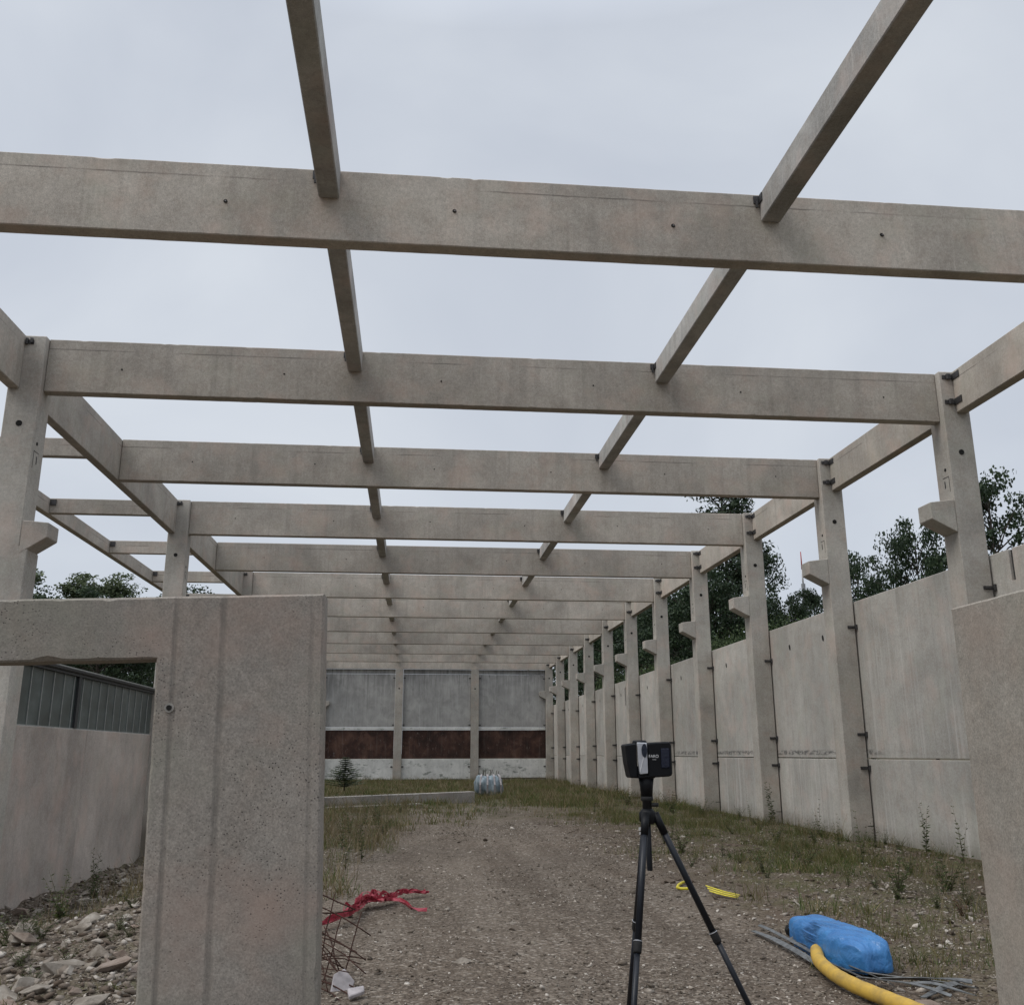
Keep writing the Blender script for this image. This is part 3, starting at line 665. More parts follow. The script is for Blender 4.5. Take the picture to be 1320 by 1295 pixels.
# rusty rebar mesh
def rebar():
    mb = MB(); r2 = random.Random(11)
    def rod(a, b, sag=.03, r=.0055):
        a, b = Vector(a), Vector(b); mb.tube([a.lerp(b, t)+Vector((0, 0, sag*math.sin(t*3.14159)))+Vector((r2.uniform(-.006, .006), 0, 0)) for t in np.linspace(0, 1, 6)], r, 6)
    rod((-.504, 7.9, -.02), (-.366, 8.1, .515), .0); rod((-.64, 7.9, -.02), (-.52, 8.15, .47), .01); rod((-.69, 8.0, .0), (-.59, 8.2, .64), .0); rod((-.80, 8.0, .0), (-.71, 8.2, .60), .0)
    rod((-.76, 8.05, .44), (-.385, 7.95, .25), .0); rod((-.80, 8.12, .60), (-.28, 8.0, .36), .02); rod((-.80, 8.1, .53), (-.43, 8.1, .53), -.02); rod((-.80, 8.1, .70), (-.41, 8.1, .53), .0)
    rod((-.78, 8.0, .28), (-.47, 7.95, .14), .0); rod((-.80, 8.0, .07), (-.36, 7.7, .01), .03); rod((-.74, 8.0, .13), (-.23, 7.55, .03), .01); rod((-.72, 7.9, .10), (-.30, 7.4, .02), .02)
    rod((-.70, 7.8, .06), (-.40, 7.3, .02), .03); rod((-.40, 7.55, .02), (-.20, 7.68, .04), .0); rod((-.66, 8.3, .38), (-.52, 8.0, .12), .03); rod((-.9, 8.6, .30), (-.5, 8.5, .02), .05)
    for q in range(9): rod((-.9+.03*q, 8.3-.05*q, r2.uniform(.0, .5)), (-.62+r2.uniform(0, .34), 7.7+r2.uniform(-.2, .3), r2.uniform(.0, .3)), .03, .0045)
    return mb.build('rebar_mesh', M['rust'])
meta(rebar(), 'tangled rusty rebar mesh sticking up beside the foreground door slab', 'rebar')
def shard(name, pts, t, mat, loc, rot, label, cat):
    mb = MB(); mb.prism(pts, 'Z', 0, t, .006); o = mb.build(name, mat); o.location = loc; o.rotation_euler = rot; return meta(o, label, cat)
shard('foam_piece', [(-.09, -.07), (.05, -.09), (.09, .03), (.01, .12), (-.07, .07)], .025, M['foam'], (-.47, 7.72, gzf(-.47, 7.7)+.02), (R(55), R(8), R(15)), 'pinkish white broken board leaning under the rebar', 'board')
shard('foam_piece', [(-.07, -.05), (.06, -.03), (.09, .04), (-.03, .06)], .03, M['foam'], (-.36, 7.42, gzf(-.36, 7.4)+.03), (R(12), R(-6), R(30)), 'small white broken board lying flat in front of the rebar', 'board')
# big bag
def big_bag():
    bm = bmesh.new(); bmesh.ops.create_icosphere(bm, subdivisions=4, radius=1)
    for v in bm.verts:
        x, y, z = v.co; sq = lambda a, p: math.copysign(abs(a)**p, a)
        p = Vector((sq(x, .62)*.60, sq(y, .62)*.52, sq(z, .6)*.40)); p += p.normalized()*(.09*mnoise.noise(p*2.4)+.04*mnoise.noise(p*6))
        p.z += .40; p.z = max(p.z, 0)
        if p.z > .7: p.z += .05*math.sin(p.x*9)
        v.co = p
    for f in bm.faces: f.smooth = True
    me = bpy.data.meshes.new('bulk_bag'); bm.to_mesh(me); bm.free(); me.materials.append(M['bag'])
    return put('bulk_bag', me, None, (3.22, 40.9, gzf(3.2, 40.9)))
bg = meta(big_bag(), 'bulging pale blue grey woven bulk bag in the grass near the end wall', 'bulk bag')
mb = MB()
for x in (-.42, -.12, .18, .44): mb.ribbon([(x, -.50, .12), (x, -.57, .45), (x*.9, -.42, .78), (x*.8, -.2, .86)], .07, [(1, 0, 0)]*4, .006)
mb.build('strap', M['foam'], bg)
mb = MB()
for q in range(10):
    x = -.3+.07*q; mb.tube([(x, -.1, .78), (x+random.uniform(-.08, .08), -.1, .95+random.uniform(0, .12))], .012, 5)
mb.build('contents', M['bark'], bg)
# low plinth in front of the end wall
mb = MB(); L = [(-6.0, 30.6), (-2.73, 32.4), (2.35, 36.6)]
for (a_, b_) in zip(L, L[1:]):
    d = Vector((b_[0]-a_[0], b_[1]-a_[1], 0)).normalized(); nn = Vector((-d.y, d.x, 0)); A, Bq = Vector((*a_, 0)), Vector((*b_, 0))
    pts = [(A.x, A.y), (Bq.x, Bq.y), (Bq.x+nn.x*.35, Bq.y+nn.y*.35), (A.x+nn.x*.35, A.y+nn.y*.35)]
    mb.prism(pts, 'Z', -.5, .36, .01)
pl = mb.build('plinth', M['kerb']); meta(pl, 'low concrete plinth wall crossing the grass in front of the end wall', 'plinth')
mb = MB(); A, Bq = Vector((-2.9, 31.8)), Vector((.4, 34.0)); mb.prism([(A.x, A.y), (Bq.x, Bq.y), (Bq.x-.1, Bq.y+.3), (A.x-.1, A.y+.3)], 'Z', -.3, .075, .008)
o = mb.build('kerb_slab', M['kerb']); meta(o, 'flat concrete slab edge on the ground before the low plinth', 'slab')

# ------------------------------------------------------------------ rocks
def rock_mesh(seed, flat=.6):
    r2 = np.random.default_rng(seed); bm = bmesh.new()
    for q in range(11):
        v = r2.normal(size=3); v /= np.linalg.norm(v); v *= r2.uniform(.75, 1.05); bm.verts.new((v[0]*1.15, v[1]*.85, v[2]*flat))
    g = bmesh.ops.convex_hull(bm, input=bm.verts[:]); 
    for v in [v for v in bm.verts if not v.link_faces]: bm.verts.remove(v)
    bmesh.ops.bevel(bm, geom=bm.edges[:], offset=.025, segments=1, affect='EDGES')
    bmesh.ops.triangulate(bm, faces=bm.faces[:]); bmesh.ops.subdivide_edges(bm, edges=bm.edges[:], cuts=1, use_grid_fill=True)
    for v in bm.verts: v.co += v.co.normalized()*.09*mnoise.noise(v.co*2.3+Vector((seed, 0, 0)))
    me = bpy.data.meshes.new('rubble_rock'); bm.to_mesh(me); bm.free(); me.materials.append(M['rock']); return me
rocks = [rock_mesh(s, f) for s, f in zip(range(1, 9), (.6, .5, .7, .45, .65, .55, .4, .6))]
r2 = random.Random(3); placed = []
fixed = [(-3.02, 8.15, .17, 'pale angular rock with a cleft, front of the rubble seen through the door opening'), (-3.55, 8.5, .12, 'white faced rock at the left front of the rubble'),
         (-3.75, 10.6, .22, 'big grey rock in the middle of the rubble seen through the door opening'), (-3.35, 10.9, .17, 'pale rock right of the big grey rock in the rubble')]
for q in range(4):
    x, y, s_, lab = fixed[q]; o = put('rubble_rock', rocks[q], None, (x, y, gzf(x, y)+s_*.15)); o.scale = (s_,)*3; o.rotation_euler = (r2.uniform(-.3, .3), r2.uniform(-.3, .3), r2.uniform(0, 6)); meta(o, lab, 'rock', 'larger rocks of the rubble')
for q in range(130):
    for _ in range(40):
        y = 7.4*math.exp(r2.random()*math.log(22/7.4)); x = max(-5.6, -y*r2.uniform(.25, .45))
        if all((x-a)**2+(y-b)**2 > (.55*(s_+c))**2*1.2 for a, b, c in placed for s_ in (.12,)): break
    s_ = r2.choice([.05, .06, .07, .08, .10, .12, .16])*(.85+.02*y); placed.append((x, y, s_))
    o = put('rubble_rock', rocks[q % 8], None, (x, y, gzf(x, y)+s_*.12)); o.scale = (s_*r2.uniform(.8, 1.3), s_, s_*r2.uniform(.7, 1.1)); o.rotation_euler = (r2.uniform(-.4, .4), r2.uniform(-.4, .4), r2.uniform(0, 6))
    meta(o, 'one of the many small broken rocks strewn over the rubble by the left wall', 'rock', 'small rocks of the rubble')
o = put('rubble_rock', rocks[4], None, (3.66, 7.02, gzf(3.66, 7.0)+.03)); o.scale = (.12, .09, .075); meta(o, 'pale flat stone at the end of the grey strips near the right slab', 'rock')
o = put('rubble_rock', rocks[2], None, (.46, 8.55, gzf(.46, 8.55)+.01)); o.scale = (.09, .06, .05); meta(o, 'small brown clod alone on the open gravel left of the tripod', 'rock')

# ------------------------------------------------------------------ gravel stones and rubble chips (stuff)
tmpl = []
for s in range(6):
    q = np.random.default_rng(50+s); bm = bmesh.new()
    for _ in range(9):
        v = q.normal(size=3); v /= np.linalg.norm(v); bm.verts.new((v[0]*1.1, v[1]*.85, v[2]*.55))
    bmesh.ops.convex_hull(bm, input=bm.verts[:])
    for v in [v for v in bm.verts if not v.link_faces]: bm.verts.remove(v)
    bmesh.ops.triangulate(bm, faces=bm.faces[:]); bm.verts.index_update()
    tmpl.append((np.array([v.co[:] for v in bm.verts]), np.array([[v.index for v in f.verts] for f in bm.faces]))); bm.free()
def scatter(name, X, Y, S, mat, sink=.1):
    Vs, Fs, n0 = [], [], 0; N = len(X); Z = gz(X, Y); th = rng.uniform(0, 6.283, N); kind = rng.integers(0, 6, N); tx, ty = rng.normal(0, .25, N), rng.normal(0, .25, N)
    for k in range(6):
        m = kind == k; T, F = tmpl[k]; nn = m.sum(); c, s = np.cos(th[m])[:, None], np.sin(th[m])[:, None]
        x = T[None, :, 0]*c - T[None, :, 1]*s; y = T[None, :, 0]*s + T[None, :, 1]*c; z = T[None, :, 2] + x*tx[m][:, None] + y*ty[m][:, None]
        sz = S[m][:, None]; P = np.stack([x*sz + X[m][:, None], y*sz + Y[m][:, None], z*sz + Z[m][:, None] + sz*sink], -1).reshape(-1, 3)
        Vs.append(P); Fs.append((F[None] + (np.arange(nn)*len(T))[:, None, None]).reshape(-1, 3) + n0); n0 += len(P)
    o = put(name, np_mesh(name, np.concatenate(Vs), np.concatenate(Fs), mat)); return meta(o, kind='stuff')
N = 90000
Yp = 6.2*np.exp(rng.random(N)*math.log(30/6.2)); Xp = -2.2 + (rng.random(N))*(Yp*.62+3.4) - .12*Yp
dens = np.clip(.55 + 1.4*vnoise(Xp*.5+20, Yp*.4), .15, 1); keep = rng.random(N) < dens
Xp, Yp = Xp[keep], Yp[keep]; Sp = (.006+.012*rng.random(len(Xp))**2.5)*(1+Yp*.02); bg_ = rng.random(len(Xp)); Sp[bg_ < .05] *= 1.9; Sp[bg_ < .008] *= 1.7
meta(scatter('gravel_stones', Xp, Yp, Sp, M['peb']), 'loose brown grey gravel stones covering the hall floor', 'gravel')
N = 14000; Yr = 6.6*np.exp(rng.random(N)**.8*math.log(27/6.6)); Xr = -Yr*rng.uniform(.20, .47, N); kk = Xr > -6.2; Xr, Yr = Xr[kk], Yr[kk]; N = len(Xr); Sr = (.008+.055*rng.random(N)**4.5)*(.75+Yr*.035)
def m_chip():
    t = NT('rubble_chips'); c = t.ramp(t.island(), [(0, (.085, .062, .045)), (.45, (.155, .125, .10)), (.8, (.25, .215, .18)), (1, (.44, .40, .35))]); return t.done(c, .92, 0, .15)
meta(scatter('rubble_chips', Xr, Yr, Sr, m_chip()), 'small broken stone chips between the rubble rocks at left', 'rubble')
N = 420; Yb = 6.4*np.exp(rng.random(N)*math.log(24/6.4)); Xb = -1.2+rng.random(N)*(Yb*.35+1.2); Sb = .018+.035*rng.random(N)**3
meta(scatter('loose_stones', Xb, Yb, Sb, M['peb'], -.15), 'larger loose stones half sunk in the gravel track', 'gravel')
N = 4200; Xr = 3.4+5.6*rng.random(N); Yr = 6.6+16*rng.random(N)**1.4; Sr = .012+.045*rng.random(N)**4
meta(scatter('stone_chips', Xr, Yr, Sr, bpy.data.materials['rubble_chips']), 'pale stone chips strewn over the weedy strip beside the right wall', 'gravel')

# ------------------------------------------------------------------ grass (stuff)
def blades(name, X, Y, H, W, mat, lean=.35, label=None, zoff=0):
    N = len(X); Z = gz(X, Y)-.01+zoff; th = rng.uniform(0, 6.283, N); lx, ly = rng.normal(0, lean, N)*H, rng.normal(0, lean, N)*H
    dx, dy = np.cos(th)*W, np.sin(th)*W
    b0 = np.stack([X-dx, Y-dy, Z], -1); b1 = np.stack([X+dx, Y+dy, Z], -1)
    m0 = np.stack([X-dx*.7+lx*.4, Y-dy*.7+ly*.4, Z+H*.55], -1); m1 = np.stack([X+dx*.7+lx*.4, Y+dy*.7+ly*.4, Z+H*.55], -1)
    t0 = np.stack([X+lx-dx*.1, Y+ly-dy*.1, Z+H], -1); t1 = np.stack([X+lx+dx*.1, Y+ly+dy*.1, Z+H*.99], -1)
    Vv = np.stack([b0, b1, m1, m0, t1, t0], 1).reshape(-1, 3); i = np.arange(N)*6
    F = np.stack([np.stack([i, i+1, i+2, i+3], 1), np.stack([i+3, i+2, i+4, i+5], 1)], 1).reshape(-1, 4)
    o = put(name, np_mesh(name, Vv, F, mat)); return meta(o, label, 'grass', None, 'stuff')
def clumped(n, x0, x1, y0, y1, per, spread, thr=-.1, f=.6):
    out = []
    while sum(len(a) for a in out) < n:
        m = 4000; cx = rng.uniform(x0, x1, m); cy = rng.uniform(y0, y1, m)
        k = vnoise(cx*f+11, cy*f+3)+.4*vnoise(cx*2.1, cy*2.1) > thr; cx, cy = cx[k], cy[k]
        cx = np.repeat(cx, per); cy = np.repeat(cy, per); out.append(np.stack([cx+rng.normal(0, spread, len(cx)), cy+rng.normal(0, spread, len(cx))], 1))
    A = np.concatenate(out); rng.shuffle(A[:]); return A[:n]
def cut(A):
    x, y = A[:, 0], A[:, 1]; k = (x < 9.3) & (x > -6.2) & (y < 64.4); return A[k]
def tufts(nc, x0, x1, y0, y1, mask, per=(8, 40), sp=(.03, .12), hs=(.05, .18), ybias=1.0):
    cx = rng.uniform(x0, x1, nc); cy = y0+(y1-y0)*rng.random(nc)**ybias; k = rng.random(nc) < mask(cx, cy); cx, cy = cx[k], cy[k]; n = len(cx)
    ct = rng.integers(per[0], per[1], n); s_ = rng.uniform(*sp, n); h_ = hs[0]+(hs[1]-hs[0])*rng.random(n)**2
    X = np.repeat(cx, ct)+rng.normal(0, 1, ct.sum())*np.repeat(s_, ct); Y = np.repeat(cy, ct)+rng.normal(0, 1, ct.sum())*np.repeat(s_, ct); H = np.repeat(h_, ct)*rng.uniform(.4, 1.25, ct.sum())
    k = (X < 9.33) & (X > -6.25) & (Y < 64.4); return X[k], Y[k], H[k]
pat = lambda x, y, f, t0, t1, o=0: sst(t0, t1, vnoise(x*f+o, y*f+o*2)+.5*vnoise(x*f*2.7+o, y*f*2.7))
mR = lambda x, y: sst(3.3, 6.6, x+1.6*vnoise(x*.5, y*.3))*(.06+.94*pat(x, y, .7, .02, .28, 5))
X, Y, H = tufts(8500, 3.2, 9.3, 7.4, 36, mR, (6, 40), (.03, .17), (.03, .25), 1.35)
blades('grass_strip', X, Y, H, .0028+.0025*rng.random(len(X)), M['grass'], .5, 'patchy green and dry grass along the right wall')
X, Y, H = tufts(900, 4.0, 9.3, 8.0, 30, lambda x, y: .15+.85*pat(x, y, .5, .0, .3, 17), (2, 7), (.02, .08), (.15, .55), 1.2)
blades('dry_stalks', X, Y, H, .0022+.0012*rng.random(len(X)), M['straw'], .28, 'thin dry stalks standing in the strip along the right wall')
mL = lambda x, y: sst(-.6, -1.3, x-.055*(y-13)+.9*vnoise(x*.7, y*.5))*(.2+.8*pat(x, y, .5, -.25, .2, 9))
X, Y, H = tufts(1700, -4.6, .8, 12.5, 33, mL, (5, 26), (.03, .15), (.05, .30))
blades('grass_verge', X, Y, H, .003+.003*rng.random(len(X)), M['grass'], .45, 'tall dry grass on the left edge of the gravel track')
X, Y, H = tufts(1700, -4.6, .7, 12.5, 33, mL, (3, 9), (.03, .12), (.25, .6))
blades('dry_verge_stalks', X, Y, H, .003+.002*rng.random(len(X)), M['straw'], .3, 'pale seed stalks standing in the grass on the left edge')
mF = lambda x, y: sst(24, 36, y+5*vnoise(x*.4, y*.2)-3*sst(3, 7, x))*(.25+.75*pat(x, y, .35, -.3, .2, 3))
X, Y, H = tufts(5200, -6, 9.3, 24, 64, mF, (10, 45), (.08, .35), (.05, .30))
blades('grass_meadow', X, Y, H, .006+.006*rng.random(len(X)), M['grass'], .5, 'rough grass growing across the far end of the hall')
X, Y, H = tufts(1500, -6, 9.3, 26, 62, mF, (4, 14), (.08, .3), (.2, .55))
blades('meadow_straw', X, Y, H, .006+.004*rng.random(len(X)), M['straw'], .4, 'pale straw standing in the rough grass at the far end')
X, Y, H = tufts(170, -5.9, -1.6, 7.3, 22, lambda x, y: .3+0*x, (6, 24), (.03, .1), (.05, .2)); blades('rubble_grass', X, Y, H, .003+.003*rng.random(len(X)), M['grass'], .5, 'thin grass tufts between the rubble rocks')

# ------------------------------------------------------------------ weeds (individual plants)
def weed_mesh(seed, h, n, leaf, spread, w):
    q = np.random.default_rng(seed); st = MB(); Vv = []; F = []
    def leafq(p, d, L, W):
        d = d/np.linalg.norm(d); sd = np.cross(d, q.normal(size=3)); sd /= np.linalg.norm(sd); i0 = len(Vv)
        Vv.extend([p, p+d*L*.5+sd*W, p+d*L, p+d*L*.5-sd*W]); F.append([i0, i0+1, i0+2, i0+3])
    for s in range(n):
        a = q.uniform(0, 6.283); tip = np.array([math.cos(a)*spread*q.uniform(.3, 1), math.sin(a)*spread*q.uniform(.3, 1), h*q.uniform(.6, 1)])
        pts = [np.array([tip[0]*t**1.5, tip[1]*t**1.5, tip[2]*t]) for t in np.linspace(0, 1, 6)]
        st.tube([Vector(p) for p in pts], [w*(1-.8*t) for t in np.linspace(0, 1, 6)], 5)
        for t in np.linspace(.12, 1, int(leaf)):
            p = pts[min(4, int(t*5))]*(1-(t*5-min(4, int(t*5)))) + pts[min(5, min(4, int(t*5))+1)]*(t*5-min(4, int(t*5)))
            for _ in range(2):
                b = q.uniform(0, 6.283); leafq(p, np.array([math.cos(b), math.sin(b), q.uniform(-.1, .7)]), h*q.uniform(.05, .11)*(1.2-.6*t)*(1.6 if h < .6 else 1), h*.010*(1.3-.5*t)*(1.5 if h < .6 else 1))
    return st, np.array(Vv), np.array(F)
wn = {}
def weed(x, y, kind, sc_, label, group=None, mat='weed'):
    root = empty('weed_plant', (x, y, gzf(x, y)-.02), label, 'plant', group, r2.uniform(0, 6)); root.scale = (sc_,)*3
    if kind not in wn:
        par = {'spire': (4, 1.0, 3, 22, .12, .004), 'bush': (5, .55, 9, 9, .32, .006), 'thin': (6, .9, 4, 8, .22, .004), 'low': (7, .35, 14, 7, .30, .004)}[kind]
        st, Vv, F = weed_mesh(*par); s_ = st.build('stem', M['stem'], root); l_ = put('leaves', np_mesh('leaves', Vv, F, M['weed']), root); wn[kind] = (s_.data, l_.data)
    else:
        put('stem', wn[kind][0], root); l_ = put('leaves', wn[kind][1], root)
    if mat != 'weed': l_.data = l_.data.copy(); l_.data.materials[0] = M[mat]
    return root
weed(8.9, 16.6, 'spire', 1.05, 'slender spire weed against the lower right wall near the right slab')
weed(8.75, 15.2, 'thin', 1.1, 'leafy arching weed against the right wall, next to the right slab')
weed(8.95, 24.0, 'spire', 1.25, 'tall dark weed beside the right column carrying the fourth cross beam')
weed(8.9, 25.5, 'thin', .7, 'thin weed at the wall just beyond the column carrying the fourth cross beam')
weed(9.0, 21.3, 'thin', .9, 'faint thin weed in the middle of the bay after the third cross beam')
weed(6.6, 12.0, 'thin', .75, 'dark spindly weed in the strip between blue bag and right wall')
weed(5.9, 10.4, 'low', .7, 'small dry red plant on the ground behind the blue bag', None, 'weedred')
weed(6.75, 10.9, 'low', .7, 'low green tuft plant near the foot of the right slab')
weed(7.3, 14.2, 'bush', .7, 'green leafy weed in the strip, nearest the column carrying the third cross beam')
weed(6.0, 14.8, 'low', 1.2, 'low green weed in the middle of the weedy strip')
weed(4.75, 17.3, 'low', 1.5, 'wide low weed just right of the tripod leg top')
weed(5.1, 14.2, 'low', 1.2, 'low dry weed near the yellow strip')
weed(7.9, 19.0, 'bush', .9, 'bushy weed at the foot of the column carrying the third cross beam')
weed(8.6, 20.3, 'bush', .7, 'small bushy weed under the wall beyond the third column')
weed(7.8, 29.4, 'bush', 1.2, 'bushy weed at the foot of the column carrying the fifth cross beam')
weed(7.4, 33.6, 'bush', 1.3, 'bushy weed at the foot of the column carrying the sixth cross beam')
weed(-5.3, 17.8, 'spire', 1.0, 'tall spire weed in front of the low left wall')
weed(-5.1, 17.2, 'bush', 1.0, 'bushy green weed at the foot of the low left wall')
weed(-4.3, 13.2, 'bush', 1.1, 'broad leafy green weed in the middle of the rubble')
weed(-4.0, 10.9, 'low', 1.25, 'bright green tuft weed among the rubble rocks, nearest the front')
weed(-4.1, 9.3, 'low', .8, 'small green weed beside the white faced rock')
weed(-4.9, 15.3, 'low', 1.2, 'low weed in the rubble below the low left wall')
weed(-3.0, 12.6, 'bush', .55, 'small weed at the right side of the rubble by the opening')
for q in range(46):
    y = 8.5*math.exp(r2.random()*math.log(34/8.5)); x = 4.1+4.9*r2.random()+.3
    if (x-3.8)**2+(y-8.9)**2 < 1: continue
    weed(x, y, r2.choice(['low', 'low', 'bush', 'thin']), r2.uniform(.45, 1.05), 'one of the small scattered weeds growing in the dirt strip along the right wall', 'small weeds of the right strip')
for q in range(16):
    y = 8*math.exp(r2.random()*math.log(20/8)); x = max(-5.7, -y*r2.uniform(.26, .43))
    weed(x, y, r2.choice(['low', 'low', 'bush']), r2.uniform(.4, .9), 'one of the small scattered weeds growing between the rubble rocks', 'small weeds of the rubble')
for q in range(14):
    y = r2.uniform(14, 30); x = -.9-.8*r2.random()+.05*(y-14)
    weed(x, y, r2.choice(['bush', 'thin', 'thin']), r2.uniform(.6, 1.0), 'one of the leafy weeds in the grass verge left of the track', 'weeds of the left verge')
# small spruce
def spruce():
    root = empty('spruce_sapling', (-2.62, 39.5, .32), 'small green spruce sapling in front of the end wall beside the door slab', 'young tree')
    MB().tube([(0, 0, 0), (0, 0, 1.25)], [.03, .006], 6).build('trunk', M['bark'], root); q = np.random.default_rng(2); Vv = []; F = []
    for z in np.linspace(.12, 1.2, 15):
        Lb = .92*(1.30-z)/1.2*q.uniform(.75, 1.1)
        for k in range(15):
            a = q.uniform(0, 6.283)
            for t in np.linspace(.1, 1, 9):
                p = np.array([math.cos(a)*Lb*t, math.sin(a)*Lb*t, z+.16*t*Lb])
                for _ in range(3):
                    b = a+q.uniform(-1.2, 1.2); d = np.array([math.cos(b), math.sin(b), q.uniform(0, .5)])*.11; sd = np.array([-math.sin(b), math.cos(b), 0])*.022; i0 = len(Vv)
                    Vv.extend([p-sd, p+sd, p+d+sd*.2, p+d-sd*.2]); F.append([i0, i0+1, i0+2, i0+3])
    put('crown', np_mesh('crown', Vv, F, M['leaf_pale']), root)
spruce()

# ------------------------------------------------------------------ trees
def make_tree(seed, H, crown_w, crown_b, nclump, per, leaf, mat, shape='round', csize=.9):
    q = np.random.default_rng(seed); tr = MB()
    lean = q.normal(0, .02, 2)*H
    tpts = [Vector((lean[0]*t*t, lean[1]*t*t, H*t*.93)) for t in np.linspace(0, 1, 7)]
    tr.tube(tpts, [.024*H*(1-.9*t)*.5+.02 for t in np.linspace(0, 1, 7)], 8)
    cen = []
    for k in range(nclump):
        t = q.uniform(0, 1)**(.8); z = crown_b*H + t*(1-crown_b)*H
        if shape == 'round': w = crown_w*math.sqrt(max(.04, 1-(2*t-.85)**2/1.35))
        elif shape == 'pine': w = crown_w*(.95-.6*t)*q.uniform(.6, 1.1)
        else: w = crown_w*(.55+.5*math.sin(t*3.0))*(1.05-t*.7)
        a = q.uniform(0, 6.283); r = w*math.sqrt(q.uniform(.08, 1)); c = np.array([math.cos(a)*r, math.sin(a)*r, z+q.normal(0, .03)*H]); cen.append(c)
        s = Vector((lean[0]*(z/H)**2, lean[1]*(z/H)**2, max(.15*H, z-r*.55))); e = Vector(c); mid = s.lerp(e, .5)+Vector((0, 0, .08*r))
        tr.tube([s, mid, e], [.006*H*.6*(1-.6*t)+.01, .004*H*.5+.008, .008], 5, False)
    cen = np.array(cen); Cc = np.repeat(cen, per, 0); n = len(Cc)
    sz = np.repeat(csize*q.uniform(.55, 1.25, nclump), per)
    d = q.normal(size=(n, 3)); d /= np.linalg.norm(d, axis=1, keepdims=True); rad = q.random(n)**.45
    P = Cc + d*(rad*sz)[:, None]*np.array([1.15, 1.15, .62]) + np.stack([0*sz, 0*sz, -.12*sz*rad], 1)
    u = q.normal(size=(n, 3)); u /= np.linalg.norm(u, axis=1, keepdims=True); v = np.cross(u, d+.3*q.normal(size=(n, 3))); v /= np.linalg.norm(v, axis=1, keepdims=True)
    L = leaf*q.uniform(.6, 1.3, n)[:, None]; W = L*(.55 if shape != 'pine' else .22)
    Vv = np.stack([P-u*L*.6, P+v*W, P+u*L*.6, P-v*W], 1).reshape(-1, 3); i = np.arange(n)*4
    return tr, np_mesh('crown', Vv, np.stack([i, i+1, i+2, i+3], 1), M[mat])
kinds = {'broad': (21, 12, 3.6, .25, 75, 150, .13, 'leaf_dark', 'round', .85), 'dark': (22, 12, 3.4, .15, 95, 170, .14, 'leaf_dark', 'round', .95), 'pine': (23, 16, 3.0, .38, 60, 170, .24, 'needle', 'pine', .95),
         'oak': (24, 12, 4.2, .22, 95, 160, .135, 'leaf_dark', 'round', 1.0), 'poplar': (25, 14, 2.3, .12, 100, 150, .13, 'leaf_pale', 'tall', .8), 'bush': (26, 5, 2.6, .05, 80, 260, .06, 'leaf', 'round', .9)}
proto = {}
def tree(kind, x, y, H, label, group=None, rot=None, name=None, wid=1.0):
    nm = name or {'pine': 'pine_tree', 'bush': 'bush'}.get(kind, 'leafy_tree')
    root = empty(nm, (x, y, gzf(x, y)-.1), label, 'bush' if kind == 'bush' else 'tree', group, r2.uniform(0, 6) if rot is None else rot)
    if kind not in proto:
        tr, cm = make_tree(*kinds[kind]); to = tr.build('trunk', M['bark'], root); co = put('crown', cm, root); proto[kind] = (to.data, cm)
    else: put('trunk', proto[kind][0], root); put('crown', proto[kind][1], root)
    s = H/kinds[kind][1]; root.scale = (s*wid, s*wid, s); return root
def at(px, Y):   # approximate X of an image column (1320 px wide photo) at distance Y
    return (px-531.1)/1223.1*Y*1.03
def far(px, X): return X, X/((px-531.1)/1223.1*1.03)
GT = 'trees beyond the right wall'
tree('pine', at(938, 46), 46, 16.0, 'tall thin pine behind the right wall whose top shows above the fourth cross beam', GT)
tree('dark', at(905, 44), 44, 10.2, 'dark tree behind the right wall between the fifth and sixth columns', GT, None, None, .8)
tree('broad', at(975, 52), 52, 13.2, 'airy tree just right of the tall pine', GT, None, None, .62)
tree('oak', at(1016, 44), 44, 9.0, 'dark tree between the third and fourth right columns, left part', GT, None, None, .55)
tree('broad', at(1042, 46), 46, 9.8, 'airy tree below the radio mast', GT, None, None, .55)
tree('oak', at(1112, 38), 38, 9.9, 'rounded dark tree right of the third right column, leaving sky beside it', GT, None, None, .55)
tree('oak', at(1196, 34), 34, 10.4, 'dark spreading tree left of the second right column', GT, None, None, .52)
tree('broad', at(1306, 31), 31, 11.3, 'large leafy tree at the right edge behind the wall', GT, None, None, .72)
for px, X, H, kd in ((868, 16, 11.5, 'dark'), (845, 17, 12, 'oak'), (820, 17, 13.0, 'dark'), (797, 17.5, 13.5, 'oak'), (776, 18, 15, 'dark'), (755, 18, 16, 'oak'), (735, 18, 17, 'dark'), (718, 18, 18, 'oak'), (885, 20, 13, 'broad'), (832, 23, 15, 'broad')):
    tree(kd, *far(px, X), H, 'tree in the dense dark row behind the farther right columns', 'dense trees behind the far right columns')
for px, X, H in ((855, 13.8, 6.3), (822, 13.8, 6.3), (880, 13.5, 6.0), (790, 14, 6.8)):
    tree('bush', *far(px, X), H, 'light green bush showing low between the farther right columns', 'bushes behind the far right columns', None, None, .8)
for px, X, H in ((985, 13.5, 6.4), (940, 13.5, 6.3), (1040, 14, 5.9)):
    tree('bush', *far(px, X), H, 'low dark bush just over the top of the right wall', 'bushes just behind the right wall', None, None, .8)
